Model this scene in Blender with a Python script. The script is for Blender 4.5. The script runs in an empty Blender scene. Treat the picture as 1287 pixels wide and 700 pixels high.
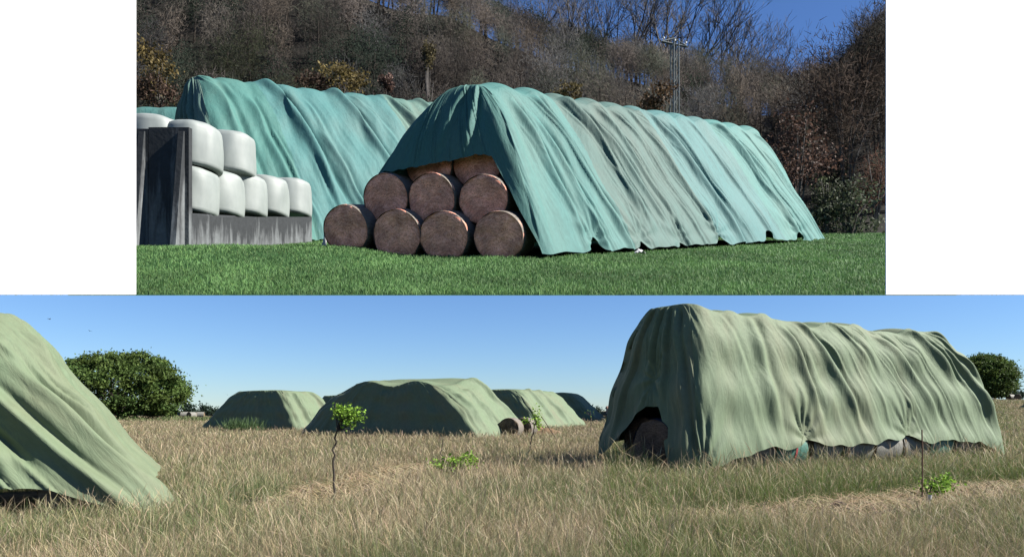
import bpy, math, random
import numpy as np
from mathutils import Vector, Matrix

R = math.radians
C = bpy.context.scene.collection
rng = np.random.default_rng(7)
random.seed(7)
F = 900.0          # focal length in photo pixels (1287 wide)
EYE = 1.6          # camera height over the hay field

# ------------------------------------------------------------------ helpers
def tag(o, label=None, cat=None, group=None, kind=None):
    if label: o['label'] = label
    if cat: o['category'] = cat
    if group: o['group'] = group
    if kind: o['kind'] = kind
    return o

def sstep(a, b, x):
    t = np.clip((np.asarray(x, float) - a) / (b - a), 0, 1)
    return t * t * (3 - 2 * t)

def perlin(x, y, seed=0):
    x = np.asarray(x, float); y = np.asarray(y, float)
    xi = np.floor(x).astype(np.int64); yi = np.floor(y).astype(np.int64)
    xf = x - xi; yf = y - yi
    def g(ix, iy, dx, dy):
        h = (ix * 374761393 + iy * 668265263 + seed * 974634777) & 0xffffffff
        h = ((h ^ (h >> 13)) * 1274126177) & 0xffffffff
        h = h ^ (h >> 16)
        a = (h & 0xffff) / 65536.0 * 2 * np.pi
        return np.cos(a) * dx + np.sin(a) * dy
    u = xf * xf * xf * (xf * (xf * 6 - 15) + 10); v = yf * yf * yf * (yf * (yf * 6 - 15) + 10)
    n00 = g(xi, yi, xf, yf); n10 = g(xi + 1, yi, xf - 1, yf)
    n01 = g(xi, yi + 1, xf, yf - 1); n11 = g(xi + 1, yi + 1, xf - 1, yf - 1)
    return 1.5 * ((n00 * (1 - u) + n10 * u) * (1 - v) + (n01 * (1 - u) + n11 * u) * v)

def fbm(x, y, seed=0, o=4):
    r = 0; a = 1.0
    for i in range(o):
        r = r + a * perlin(x * 2 ** i, y * 2 ** i, seed + i); a *= 0.5
    return r

def mesh_np(name, verts, faces, mat=None, smooth=False, parent=None, attrs=None, mats=None, midx=None):
    """faces: list of int arrays (n,k); links one mesh object"""
    me = bpy.data.meshes.new(name)
    verts = np.ascontiguousarray(verts, np.float32)
    if not isinstance(faces, (list, tuple)): faces = [faces]
    faces = [np.ascontiguousarray(f, np.int32) for f in faces if len(f)]
    nl = sum(f.size for f in faces); nf = sum(len(f) for f in faces)
    me.vertices.add(len(verts)); me.vertices.foreach_set('co', verts.ravel())
    me.loops.add(nl); me.polygons.add(nf)
    me.loops.foreach_set('vertex_index', np.concatenate([f.ravel() for f in faces]))
    tot = np.concatenate([np.full(len(f), f.shape[1], np.int32) for f in faces])
    me.polygons.foreach_set('loop_start', np.concatenate([[0], np.cumsum(tot)[:-1]]).astype(np.int32))
    if midx is not None: me.polygons.foreach_set('material_index', np.asarray(midx, np.int32))
    me.polygons.foreach_set('use_smooth', np.full(nf, bool(smooth)))
    for k, a in (attrs or {}).items():
        a = np.asarray(a, np.float32)
        if k == 'tint':
            at = me.attributes.new(k, 'FLOAT_COLOR', 'POINT')
            at.data.foreach_set('color', np.column_stack([a, np.ones(len(a))]).astype(np.float32).ravel())
        else:
            at = me.attributes.new(k, 'FLOAT_VECTOR', 'POINT')
            at.data.foreach_set('vector', a.ravel())
    me.update(calc_edges=True)
    for m in (mats or ([mat] if mat else [])): me.materials.append(m)
    o = bpy.data.objects.new(name, me); C.objects.link(o)
    if parent: o.parent = parent
    return o

def empty(name, loc=(0, 0, 0), rz=0):
    o = bpy.data.objects.new(name, None); C.objects.link(o)
    o.location = loc; o.rotation_euler = (0, 0, rz); o.empty_display_size = .2
    return o

def copy_tree(o, parent=None):
    c = o.copy(); C.objects.link(c)
    c.parent = parent
    for ch in list(o.children):
        copy_tree(ch, c)
    return c

class MB:
    """collects shapes for one mesh"""
    def __init__(s): s.v = []; s.q = []; s.t = []; s.n = 0; s.tint = []
    def add(s, v, q=None, t=None, tint=None):
        v = np.asarray(v, float)
        if q is not None and len(q): s.q.append(np.asarray(q) + s.n)
        if t is not None and len(t): s.t.append(np.asarray(t) + s.n)
        s.v.append(v); s.n += len(v)
        if tint is not None: s.tint.append(np.broadcast_to(np.asarray(tint, float), (len(v), 3)))
        return s
    def box(s, c, d, M=None, tint=None, top=1.0):
        x, y, z = np.asarray(d) / 2
        v = np.array([[sx * x * (top if sz > 0 else 1), sy * y * (top if sz > 0 else 1), sz * z] for sz in (-1, 1) for sx, sy in ((-1, -1), (1, -1), (1, 1), (-1, 1))])
        if M is not None: v = v @ np.asarray(M).T
        v = v + np.asarray(c)
        return s.add(v, [[3, 2, 1, 0], [4, 5, 6, 7], [0, 1, 5, 4], [1, 2, 6, 5], [2, 3, 7, 6], [3, 0, 4, 7]], tint=tint)
    def tubes(s, P0, P1, r0, r1, k=4, tint=None):
        P0 = np.atleast_2d(P0).astype(float); P1 = np.atleast_2d(P1).astype(float); n = len(P0)
        r0 = np.broadcast_to(r0, n).astype(float); r1 = np.broadcast_to(r1, n).astype(float)
        d = P1 - P0; d /= np.linalg.norm(d, axis=1, keepdims=True) + 1e-9
        a = np.where(np.abs(d[:, 2:3]) > .9, [[1., 0, 0]], [[0, 0, 1.]])
        e = np.cross(d, a); e /= np.linalg.norm(e, axis=1, keepdims=True); f = np.cross(d, e)
        th = np.arange(k) * 2 * np.pi / k
        ring = np.cos(th)[None, :, None] * e[:, None] + np.sin(th)[None, :, None] * f[:, None]
        V = np.concatenate([P0[:, None] + ring * r0[:, None, None], P1[:, None] + ring * r1[:, None, None]], 1)
        b = (np.arange(n) * 2 * k)[:, None, None]
        i = np.arange(k); j = (i + 1) % k
        q = np.stack([i, j, j + k, i + k], 1)[None] + b
        return s.add(V.reshape(-1, 3), q.reshape(-1, 4), tint=tint)
    def build(s, name, mat=None, parent=None, smooth=False, fn=None):
        v = np.concatenate(s.v)
        if fn: v = fn(v)
        fs = []
        if s.q: fs.append(np.concatenate(s.q))
        if s.t: fs.append(np.concatenate(s.t))
        at = {'tint': np.concatenate(s.tint)} if s.tint else None
        return mesh_np(name, v, fs, mat, smooth, parent, at)

def bevel(o, w, seg=2):
    m = o.modifiers.new('bevel', 'BEVEL'); m.width = w; m.segments = seg; m.limit_method = 'ANGLE'
    return o

# ------------------------------------------------------------------ materials
def nmat(name):
    m = bpy.data.materials.new(name); m.use_nodes = True
    nt = m.node_tree; nt.nodes.clear()
    out = nt.nodes.new('ShaderNodeOutputMaterial')
    return m, nt, out

class NT:
    def __init__(s, name):
        s.m, s.nt, s.out = nmat(name)
    def n(s, t, **kw):
        nd = s.nt.nodes.new('ShaderNode' + t)
        for k, v in kw.items():
            if k.startswith('_'): setattr(nd, k[1:], v)
            else:
                key = int(k[1:]) if (k[0] == 'i' and k[1:].isdigit()) else k.replace('__', ' ')
                if hasattr(v, 'is_output') or isinstance(v, bpy.types.NodeSocket): s.nt.links.new(v, nd.inputs[key])
                else: nd.inputs[key].default_value = v
        return nd
    def link(s, a, b): s.nt.links.new(a, b)
    def attr(s, name): return s.n('Attribute', _attribute_name=name)
    def vec(s, how, sc=(1, 1, 1)):
        if how in ('Object', 'Generated'): v = s.n('TexCoord').outputs[how]
        else: v = s.attr(how).outputs['Vector']
        mp = s.n('Mapping', Vector=v); mp.inputs['Scale'].default_value = sc
        return mp.outputs[0]
    def noise(s, vec, scale=5, detail=6, rough=.55, dist=0):
        return s.n('TexNoise', Vector=vec, Scale=scale, Detail=detail, Roughness=rough, Distortion=dist).outputs['Fac']
    def ramp(s, fac, *stops):
        r = s.n('ValToRGB', Fac=fac); e = r.color_ramp.elements
        while len(e) > 1: e.remove(e[-1])
        e[0].position = stops[0][0]; e[0].color = tuple(stops[0][1]) + (1,)
        for p, c in stops[1:]:
            x = e.new(p); x.color = tuple(c) + (1,)
        return r.outputs[0]
    def mix(s, a, b, f, mode='MIX'):
        m = s.n('Mix', _data_type='RGBA', _blend_type=mode)
        for sock, v in ((m.inputs[0], f), (m.inputs[6], a), (m.inputs[7], b)):
            if isinstance(v, bpy.types.NodeSocket): s.link(v, sock)
            elif isinstance(v, (int, float)): sock.default_value = v
            else: sock.default_value = tuple(v) + (1,) if len(v) == 3 else v
        return m.outputs[2]
    def bump(s, h, strength=.3, dist=.02):
        return s.n('Bump', Height=h, Strength=strength, Distance=dist).outputs[0]
    alb = .44          # the photograph is exposed for the sky: every surface keeps its own, fairly dark, colour
    def pbsdf(s, col, rough=.8, normal=None, spec=.3, **kw):
        if s.alb != 1: col = s.mix(col, (s.alb,) * 3, 1.0, 'MULTIPLY') if isinstance(col, bpy.types.NodeSocket) else tuple(c * s.alb for c in col)
        p = s.n('BsdfPrincipled', Roughness=rough)
        if isinstance(col, bpy.types.NodeSocket): s.link(col, p.inputs['Base Color'])
        else: p.inputs['Base Color'].default_value = tuple(col) + (1,)
        p.inputs['Specular IOR Level'].default_value = spec
        if normal is not None: s.link(normal, p.inputs['Normal'])
        for k, v in kw.items(): p.inputs[k.replace('__', ' ')].default_value = v
        return p.outputs[0]
    def done(s, sh): s.link(sh, s.out.inputs['Surface']); return s.m

def g3(r, g, b): return (r, g, b)

def mat_tarp(name, col, stain, dirt, stain_amt=.5, bs=1.0, sheen=.0):
    t = NT(name)
    v = t.vec('sd', (1, .45, 1)); v2 = t.vec('sd', (1, 1, 1)); v3 = t.vec('sd', (1, .12, 1))
    tint = t.attr('tint').outputs['Color']
    st = t.ramp(t.noise(v, .55, 5, .6, .6), (.44, (0, 0, 0)), (.66, (1, 1, 1)))
    c = t.mix(col, stain, t.n('Math', _operation='MULTIPLY', i0=st, i1=stain_amt).outputs[0])
    streak = t.ramp(t.noise(v3, 2.6, 6, .62, .3), (.4, (0, 0, 0)), (.78, (1, 1, 1)))
    c = t.mix(c, dirt, t.n('Math', _operation='MULTIPLY', i0=streak, i1=.15).outputs[0])
    sp = t.ramp(t.noise(v2, 7.0, 8, .7), (.3, (.86, .86, .86)), (.7, (1.08, 1.08, 1.08)))
    c = t.mix(c, sp, 1.0, 'MULTIPLY')
    c = t.mix(c, tint, 1.0, 'MULTIPLY')
    wv = t.noise(t.vec('sd', (1, .5, 1)), 3.2, 6, .6, .8)
    b1 = t.bump(wv, .35, .09 * bs)
    fine = t.noise(v2, 60, 3, .6)
    bn = t.n('Bump', Height=fine, Strength=.25, Distance=.01 * bs, Normal=b1).outputs[0]
    sh = t.pbsdf(c, .72, bn, .25)
    return t.done(sh)

def mat_plain(name, c1, c2, scale=8, rough=.8, coord='Object', bump=.3, bdist=.02, sc=(1, 1, 1), detail=6, spec=.3, **kw):
    t = NT(name); v = t.vec(coord, sc)
    n = t.noise(v, scale, detail, .6)
    c = t.ramp(n, (.3, c1), (.7, c2))
    return t.done(t.pbsdf(c, rough, t.bump(n, bump, bdist), spec, **kw))

def mat_tint(name, rough=.7, transl=.25, spec=.25, mul=1.0):
    """base colour from the per-blade / per-leaf tint, thin so part of the light passes through"""
    t = NT(name); t.alb = 1
    c = t.mix(t.attr('tint').outputs['Color'], (mul, mul, mul), 1.0, 'MULTIPLY')
    p = t.pbsdf(c, rough, None, spec)
    if transl <= 0: return t.done(p)
    tr = t.n('BsdfTranslucent', Color=c).outputs[0]
    mx = t.n('MixShader', Fac=transl); t.link(p, mx.inputs[1]); t.link(tr, mx.inputs[2])
    return t.done(mx.outputs[0])

M_grass = mat_tint('grass_blades', .65, .3, mul=.53)
M_leaf = mat_tint('leaves', .65, .3, .12, mul=.62)
M_twig = mat_tint('twigs', .9, .5, .05, mul=.72)
M_bark = mat_plain('bark', (.045, .035, .028), (.12, .095, .075), 14, .9, bump=.6)
M_tarp_olive = mat_tarp('green_tarp_fabric', (.215, .292, .172), (.27, .24, .15), (.16, .205, .12), .42)
M_tarp_teal = mat_tarp('teal_tarp_fabric', (.10, .285, .265), (.16, .285, .25), (.055, .16, .14), .5, 24.0)

def mat_bale(name, a, b, dark, alb=.55):
    t = NT(name); t.alb = alb
    v0 = t.vec('Object'); v = v0
    off = t.n('VectorMath', _operation='SCALE', i0=(7.3, 3.1, 5.7)); t.link(t.n('ObjectInfo').outputs['Random'], off.inputs['Scale'])
    vo = t.n('VectorMath', _operation='ADD', i0=v0, i1=off.outputs[0]).outputs[0]
    sep = t.n('SeparateXYZ', Vector=v)
    rad = t.n('Math', _operation='POWER', i0=t.n('Math', _operation='ADD', i0=t.n('Math', _operation='MULTIPLY', i0=sep.outputs[1], i1=sep.outputs[1]).outputs[0],
              i1=t.n('Math', _operation='MULTIPLY', i0=sep.outputs[2], i1=sep.outputs[2]).outputs[0]).outputs[0], i1=.5).outputs[0]
    n1 = t.noise(vo, 4.5, 5, .6, .5)
    ringv = t.n('Math', _operation='SINE', i0=t.n('Math', _operation='ADD', i0=t.n('Math', _operation='MULTIPLY', i0=rad, i1=62).outputs[0],
              i1=t.n('Math', _operation='MULTIPLY', i0=n1, i1=26).outputs[0]).outputs[0])
    fib = t.noise(vo, 22, 8, .8, 2.0)
    h = t.n('Math', _operation='ADD', i0=fib, i1=t.n('Math', _operation='MULTIPLY', i0=ringv.outputs[0], i1=.035).outputs[0]).outputs[0]
    c = t.ramp(h, (.36, dark), (.5, a), (.68, b))
    blotch = t.ramp(t.noise(vo, 2.6, 5), (.35, (.6, .58, .6)), (.65, (1.15, 1.1, 1.08)))
    c = t.mix(c, blotch, 1.0, 'MULTIPLY')
    return t.done(t.pbsdf(c, .95, t.bump(h, .9, .06), .1))
M_bale_brown = mat_bale('weathered_hay', (.80, .34, .23), (.98, .60, .47), (.26, .11, .07), 1.0)
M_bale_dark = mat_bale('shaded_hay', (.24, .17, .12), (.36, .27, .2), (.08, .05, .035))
M_bale_tan = mat_bale('dry_hay', (.25, .19, .12), (.42, .33, .22), (.08, .055, .035))
M_net = mat_plain('net_wrap', (.16, .13, .105), (.36, .32, .27), 9, .75, sc=(.4, 3, 3), bump=.4)
M_net_grey = mat_plain('grey_net_wrap', (.17, .165, .14), (.42, .41, .36), 16, .7, sc=(1, .5, .5), bump=.5)
M_net_green = mat_plain('green_net_wrap', (.05, .20, .15), (.16, .36, .28), 18, .6, sc=(.6, 3, 3), bump=.5)
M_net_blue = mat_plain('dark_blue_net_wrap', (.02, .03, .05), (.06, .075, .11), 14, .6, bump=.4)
M_white_wrap = mat_plain('white_bale_film', (.35, .395, .38), (.44, .485, .465), 3, .55, sc=(1, 1, .4), bump=.35, bdist=.05, spec=.3)

def mat_concrete():
    t = NT('stained_concrete'); v = t.vec('loc'); vs = t.vec('loc', (2.2, 2.2, .28))
    sep = t.n('SeparateXYZ', Vector=t.attr('loc').outputs['Vector'])
    st = t.noise(vs, 1.6, 6, .65, .4)
    # weathering: dark algae runs from the top edge down, bare concrete at the foot
    f = t.n('Math', _operation='ADD', i0=t.n('Math', _operation='MULTIPLY', i0=t.attr('up').outputs['Fac'], i1=.9).outputs[0],
            i1=t.n('Math', _operation='MULTIPLY', i0=t.n('Math', _operation='SUBTRACT', i0=st, i1=.5).outputs[0], i1=2.6).outputs[0]).outputs[0]
    c = t.ramp(f, (.10, (.24, .26, .27)), (.40, (.14, .15, .158)), (.60, (.06, .066, .072)))
    c = t.mix(c, t.ramp(t.noise(v, 6, 8, .7), (.3, (.75, .75, .75)), (.7, (1.15, 1.15, 1.15))), 1.0, 'MULTIPLY')
    return t.done(t.pbsdf(c, .9, t.bump(t.noise(v, 9, 6), .4, .5), .2))
M_concrete = mat_concrete()
NT.alb = 1
M_white_board = mat_plain('white_board', (.86, .86, .86), (.87, .87, .87), 1, .9, bump=0, spec=.0)
NT.alb = .44
M_metal = mat_plain('galvanised_steel', (.24, .27, .26), (.34, .37, .36), 6, .55)
M_soil = mat_plain('bare_soil', (.05, .035, .028), (.13, .09, .07), 14, .95, bump=.9, bdist=.08)
M_dark = mat_plain('dark_paint', (.02, .02, .022), (.04, .04, .042), 5, .5)
M_wallp = mat_plain('pale_render', (.45, .38, .31), (.56, .49, .41), 3, .9)
M_roof = mat_plain('roof_tiles', (.22, .13, .10), (.34, .21, .16), 6, .9)
M_glass = mat_plain('window_glass', (.02, .025, .03), (.03, .035, .04), 3, .1)
M_white = mat_plain('white_plastic', (.74, .75, .74), (.82, .83, .82), 3, .5)
M_straw = mat_plain('straw_litter', (.16, .095, .05), (.34, .22, .12), 18, .95, bump=.9)
M_wood = mat_plain('weathered_wood', (.07, .05, .04), (.15, .11, .085), 20, .9, sc=(3, 3, .4))
M_bird = mat_plain('dark_feathers', (.012, .012, .014), (.03, .03, .033), 9, .7)

# ------------------------------------------------------------------ terrain of the hay field
def rise(x, y):
    return 4.2 * sstep(30, 180, y) * sstep(0, 1, (x - .1306 * y - .3) / 5.0)
def field_z(x, y):
    x = np.asarray(x, float); y = np.asarray(y, float)
    return rise(x, y) + .05 * perlin(x / 3.1, y / 3.1, 3) * sstep(400, 40, y)
def FW(v):          # field: (x, y, height over ground) -> world
    v = np.array(v, float); v[:, 2] += field_z(v[:, 0], v[:, 1]); return v
def px(xp, d): return (xp - 643.5) / F * d
def gp(xp, yp):     # a point of the flat field seen at this pixel
    d = EYE * F / (yp - 516.0); return np.array([px(xp, d), d])

# ------------------------------------------------------------------ terrain of the meadow and wooded hill above
S = 24.0; K = (516 - 270) / F; EU = 1.08
_cp = [-400, 100, 400, 560, 640, 700, 800, 900, 960, 1010, 1045, 1070, 1114, 1300, 1700]
_cy = [-20, -15, -5, 30, 66, 88, 116, 140, 152, 152, 138, 112, 80, 40, 30]
def hill_z(x, y):
    x = np.asarray(x, float); y = np.asarray(y, float)
    p = x / np.maximum(y, 1) * F + 643.5
    zc = (270 - np.interp(p, _cp, _cy)) / F * 95 + EU
    st = 45 - 4 * sstep(9, 16, x)
    h = zc * sstep(0, 1, (y - st) / (95 - st)) ** .8
    return h + .9 * perlin(x / 9, y / 9, 21) * sstep(48, 60, y) + .22 * sstep(-2.5, -4.6, x) * sstep(22, 19, y) * sstep(14, 17.5, y) + .03 * perlin(x / 1.7, y / 1.7, 9) * sstep(9.6, 11, y)
def UW(v):          # meadow: (x, y, height over ground) -> world
    v = np.array(v, float)
    z = hill_z(v[:, 0], v[:, 1]) + v[:, 2]
    return np.column_stack([v[:, 0] * S, v[:, 1] * S, EYE + (z - EU + K * v[:, 1]) * S])
def up_place(o, x, y, h=0, axis=None, rz=0, scale=1.0):
    """stand an object on the sloping meadow; axis = horizontal direction its local X follows along the slope"""
    p = UW([[x, y, h]])[0]
    if axis is not None:
        a = Vector((axis[0], axis[1], K * axis[1])).normalized()
        up = Vector((0, 0, 1)); b = up.cross(a).normalized(); c = a.cross(b)
        m = Matrix((a, b, c)).transposed().to_4x4() @ Matrix.Diagonal((1, 1 + .03 * random.uniform(-1, 1), 1 - .07 * random.random(), 1))
    else: m = Matrix.Rotation(rz, 4, 'Z')
    o.matrix_world = Matrix.Translation(p) @ m @ Matrix.Scale(S * scale, 4)
    return o

# ------------------------------------------------------------------ tarpaulins draped over the stacks
def bez(t, p1, p2):
    t = np.asarray(t); m = 1 - t
    a = 3 * m * m * t * p1[0] + 3 * m * t * t * p2[0] + t ** 3
    h = m ** 3 + 3 * m * m * t * p1[1] + 3 * m * t * t * p2[1]
    return a, h

def drape(name, mat, O, u, v, L, W, H, top, fn, seed=0, step=.06, nq=110, p1=(.16, 1.03), p2=(.5, .6), rb=.5, rt=.35, hem=None,
          amp=1.0, drift=.3, folds=(), ties=(), rows=0, rowamp=.05, ridge=.06, crown=.1, topz=None, sheets=None, bale=1.25, noise_sc=1.0, p_end=None, soft=1.0, nfine=0, fw=(.03, .08), fa=(.03, .07)):
    u = np.asarray(u, float); u = u / np.linalg.norm(u); v = np.asarray(v, float); v = v / np.linalg.norm(v)
    P = 2 * (L + W); n = int(P / step)
    s = np.arange(n) * P / n
    bu = np.where(s < L, s, np.where(s < L + W, L, np.where(s < 2 * L + W, 2 * L + W - s, 0)))
    bv = np.where(s < L, 0, np.where(s < L + W, s - L, np.where(s < 2 * L + W, W, P - s)))
    fu = bu / L; fv = bv / W
    i0, i1, j0, j1 = top
    qm = np.ones(n) if hem is None else hem(s, bu, bv)
    nc = 14
    cs = np.concatenate([(np.arange(nc) / nc), np.ones(nq + 1)])
    ts = np.concatenate([np.zeros(nc), np.linspace(0, 1, nq + 1)])
    T = ts[:, None] * qm[None, :]
    a, h = bez(T, p1, p2)
    if p_end is not None:                      # steeper or flatter front end
        a2, h2 = bez(T, *p_end)
        wgt = sstep(.25, .0, fu)[None, :] * 1.0
        wgt = np.where((s > 2 * L + W)[None, :], 1.0, wgt * 0)
        from_side = np.where(s < L, sstep(.9, 0, s), 0)[None, :]
        wgt = np.maximum(wgt, from_side)
        a = a + (a2 - a) * wgt
        h = h + (h2 - h) * wgt
    u0 = i0 * (1 - a); u1 = L - i1 * (1 - a); v0 = j0 * (1 - a); v1 = W - j1 * (1 - a)
    r = rt + (rb - rt) * a
    r = np.minimum(r, np.minimum(u1 - u0, v1 - v0) * .49)
    pu = u0 + (u1 - u0) * fu; pv = v0 + (v1 - v0) * fv
    cu = np.clip(pu, u0 + r, u1 - r); cv = np.clip(pv, v0 + r, v1 - r)
    du, dv = pu - cu, pv - cv; dl = np.hypot(du, dv) + 1e-9
    pu = cu + du / dl * r; pv = cv + dv / dl * r
    c = cs[:, None]
    vm = (v0 + v1) / 2; mh = (v1 - v0) * .5
    lu = np.clip(pu, u0 + mh, u1 - mh)
    pu = lu + (pu - lu) * c; pv = vm + (pv - vm) * c
    tz = H if topz is None else topz(pu, pv)
    z = (h + crown / H * (1 - c * c)) * tz
    z = z - ridge * np.abs(np.cos(np.pi * (pu + .35 * perlin(pu, pu * 0 + seed, 5)) / bale)) ** 3 * sstep(1.0, .6, a + 0) * sstep(.35, .9, h)
    X = O[0] + u[0] * pu + v[0] * pv; Y = O[1] + u[1] * pu + v[1] * pv
    B = np.stack([X, Y, z], -1)
    slant = math.hypot(H, max(j0, .5))
    D = T * slant
    sg = np.broadcast_to(s[None, :], T.shape)
    # outward normal
    ds = np.roll(B, -1, 1) - np.roll(B, 1, 1); dq = np.gradient(B, axis=0)
    N = np.cross(ds, -dq); nl = np.linalg.norm(N, axis=-1, keepdims=True); N = N / np.maximum(nl, 1e-6)
    N[:nc // 2] = (0, 0, 1)
    k = noise_sc
    w1 = .22 * perlin(sg / 2.3 / k, D / 2.1 / k, seed + 1)
    sd = sg + drift * D + w1
    t1 = sstep(0, .5, T); grow = .18 + .82 * T ** 1.2
    ang = perlin(sd / 1.25 / k, D / 9 / k, seed + 2)
    rid = (1 - np.clip(np.abs(ang) * 2.2, 0, 1)) ** 2
    msk = sstep(-.25, .45, perlin(sg / 2.6 / k, D / 2.4 / k, seed + 6))
    disp = .11 * rid * grow * (.35 + .65 * msk)
    ang2 = perlin(sd / .55 / k + 7, D / 6 / k, seed + 3)
    disp += .06 * (1 - np.clip(np.abs(ang2) * 2.4, 0, 1)) ** 1.5 * grow * (.3 + .7 * msk)
    disp += .03 * perlin(sd / .24 / k, D / 1.3 / k, seed + 4) * t1 * msk
    disp += .06 * perlin(sg / 1.5 / k, D / 1.15 / k, seed + 5) * t1
    disp += .022 * perlin(sg / .6 / k + D * .5, D / .7 / k, seed + 8) * (.3 + msk) * t1
    # short slanting tension creases
    cr = perlin((sg * .75 + D * .66) / .5 / k, (D * .75 - sg * .66) / 2.4 / k, seed + 11)
    disp += .04 * (1 - np.clip(np.abs(cr) * 3.2, 0, 1)) ** 2 * sstep(.05, .5, perlin(sg / 1.7 / k, D / 1.7 / k, seed + 12)) * t1
    disp *= soft
    fr_ = random.Random(seed * 17 + 3)
    for q_ in range(nfine):
        s0 = fr_.uniform(0, P); wd = fr_.uniform(*fw); am = fr_.uniform(*fa); dr = drift * fr_.uniform(.75, 1.25); t0 = fr_.choice([0, 0, .15, .3, .45, .6]) + fr_.uniform(-.05, .1); ta = min(1.15, t0 + fr_.uniform(.3, 1.0))
        x = sg + dr * D + .10 * perlin(D / 1.9, D * 0 + q_ * 3.1, seed + 40) - s0
        x = (x + P / 2) % P - P / 2
        sel = np.abs(x) < wd * 5
        wn_ = sstep(t0, t0 + .15, T[sel]) * sstep(ta, ta - .25, T[sel])
        disp[sel] += am * wn_ * (np.exp(-(x[sel] / wd) ** 2) - .8 * np.exp(-((x[sel] - 1.5 * wd) / wd) ** 2))
    an3 = perlin(sd / .30 / k + 3, D / 4.2 / k, seed + 15)
    disp += .035 * (1 - np.clip(np.abs(an3) * 2.6, 0, 1)) ** 2 * t1 * (.25 + .75 * sstep(-.3, .4, perlin(sg / 1.9, D / 3, seed + 16)))
    for (s0, dr, wd, am, t0, ta) in folds:
        x = (sg + dr * D + .14 * perlin(D / 2.2, D * 0 + s0, seed + 9)) - s0
        x = (x + P / 2) % P - P / 2
        win = sstep(t0, t0 + .18, T) * sstep(ta, ta - .2, T)
        disp += am * win * (np.exp(-(x / wd) ** 2) - .75 * np.exp(-((x - 1.35 * wd) / (.7 * wd)) ** 2))
    disp *= amp
    for (s0, tt, am) in ties:
        x = (sg - s0 + P / 2) % P - P / 2; yy = (tt - T) * slant
        rr = np.hypot(x, yy); th = np.arctan2(x, yy)
        disp += amp * (am * np.exp(-rr / .55) * np.cos(th * 11 + 2 * perlin(th * 2, th * 0, seed + 13)) * (rr / (rr + .12)) - 1.3 * am * np.exp(-(rr / .28) ** 2))
    if rows:
        disp += rowamp * np.cos(2 * np.pi * (h * rows - .45)) * sstep(1.0, .85, h) * (.6 + .4 * np.cos(2 * np.pi * sg / bale))
    disp *= np.minimum(1, cs[:, None] ** 2)
    B = B + N * disp[..., None]
    B[..., 2] = np.maximum(B[..., 2], .02)
    V = B.reshape(-1, 3); nr = len(ts)
    i = np.arange(n); j = (i + 1) % n
    rr_ = (np.arange(nr - 1) * n)[:, None]
    q = np.stack([rr_ + i, rr_ + n + i, rr_ + n + j, rr_ + j], -1).reshape(-1, 4)
    tint = np.ones((nr, n, 3))
    if sheets: tint = sheets(sg + drift * D * .5 + .35 * w1, T) * np.ones((nr, n, 3))
    o = mesh_np(name, fn(V), q, mat, True, None, {'sd': np.stack([sg, D + 40 * seed, 0 * D], -1).reshape(-1, 3), 'tint': tint.reshape(-1, 3)})
    return o

def dark_hem(base, *notches):
    """hem line: how far down the flank the cloth reaches, raised at the ties"""
    def f(s, bu, bv):
        q = np.full(len(s), base) + .012 * perlin(s / .8, s * 0, 31) + .02 * perlin(s / 2.3, s * 0, 32)
        for s0, w, d in notches: q -= d * np.exp(-((s - s0) / w) ** 2)
        return np.clip(q, .05, 1)
    return f

foot = []     # footprints that keep grass out
def footprint(O, u, v, L, W, m=.0): foot.append((np.asarray(O, float), np.asarray(u, float) / np.linalg.norm(u), np.asarray(v, float) / np.linalg.norm(v), L, W, m))

# --- right: the big long stack
rO = np.array([4.45, 17.0]); ru = np.array([.885, .465]); rv = np.array([-.465, .885]); rL, rW = 13.2, 4.7
def r_hem(s, bu, bv):
    q = np.full(len(s), .928) + .012 * perlin(s / .7, s * 0, 31) + .02 * perlin(s / 2.1, s * 0, 32)
    q += .06 * sstep(2.6, .2, s) * (s < rL) + .07 * sstep(rL - 1.6, rL, s) * (s <= rL)
    for s0 in (3.9, 8.3): q -= .03 * np.exp(-((s - s0) / .35) ** 2)
    front = s > 2 * rL + rW
    sv = bv
    q = np.where(front, .985 - .15 * sstep(1.0, 1.75, sv) * (1 - .92 * sstep(2.3, 4.3, sv)), q)
    return np.clip(q, .05, 1)
t = drape('tarpaulin', M_tarp_olive, rO, ru, rv, rL, rW, 4.2, (.55, 2.0, 1.0, 2.05), FW, seed=3, step=.045, nq=130, p1=(.10, 1.05), p2=(.62, .78), rb=.5, rt=.45,
      hem=r_hem, noise_sc=1.3, amp=.6, soft=.58, nfine=42, fw=(.035, .11), fa=(.02, .07), drift=-.42, rows=3, rowamp=.05, ridge=.1, crown=.12,
      folds=((2.2, -.15, .22, .16, .15, .95), (3.3, -.35, .16, .18, .25, .9), (4.3, -.5, .2, .2, .1, .95), (6.0, -.5, .18, .14, .05, .7), (7.9, -.55, .22, .16, .2, .95),
             (9.9, -.6, .26, .24, .12, .75), (10.8, -.6, .2, .2, .35, .95), (11.8, -.4, .25, .18, .05, .8), (rL - 1.2, -.3, .3, .16, .4, 1.1),
             (2 * rL + rW + 1.2, .1, .12, .16, .1, 1.0), (2 * rL + rW + 2.1, .0, .14, .2, .1, .8), (2 * rL + rW + 2.7, -.1, .12, .16, .1, .9), (2 * rL + rW + 3.4, -.2, .16, .2, .2, 1.1)),
      ties=((3.9, .91, .14), (8.3, .9, .10), (.2, .99, .15), (2 * rL + rW + 2.4, .74, .16)),
      topz=lambda a, b: 4.12 + .30 * np.cos((a - 1.2) * .8) * sstep(3.5, .5, a) - .005 * a + .08 * np.cos(a * 1.85 + .6), p_end=((.03, 1.0), (.3, .93)))
tag(t, 'big sage green tarpaulin with brown stains over the long stack on the right', 'tarpaulin')
footprint(rO, ru, rv, rL, rW, -.15)

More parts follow.
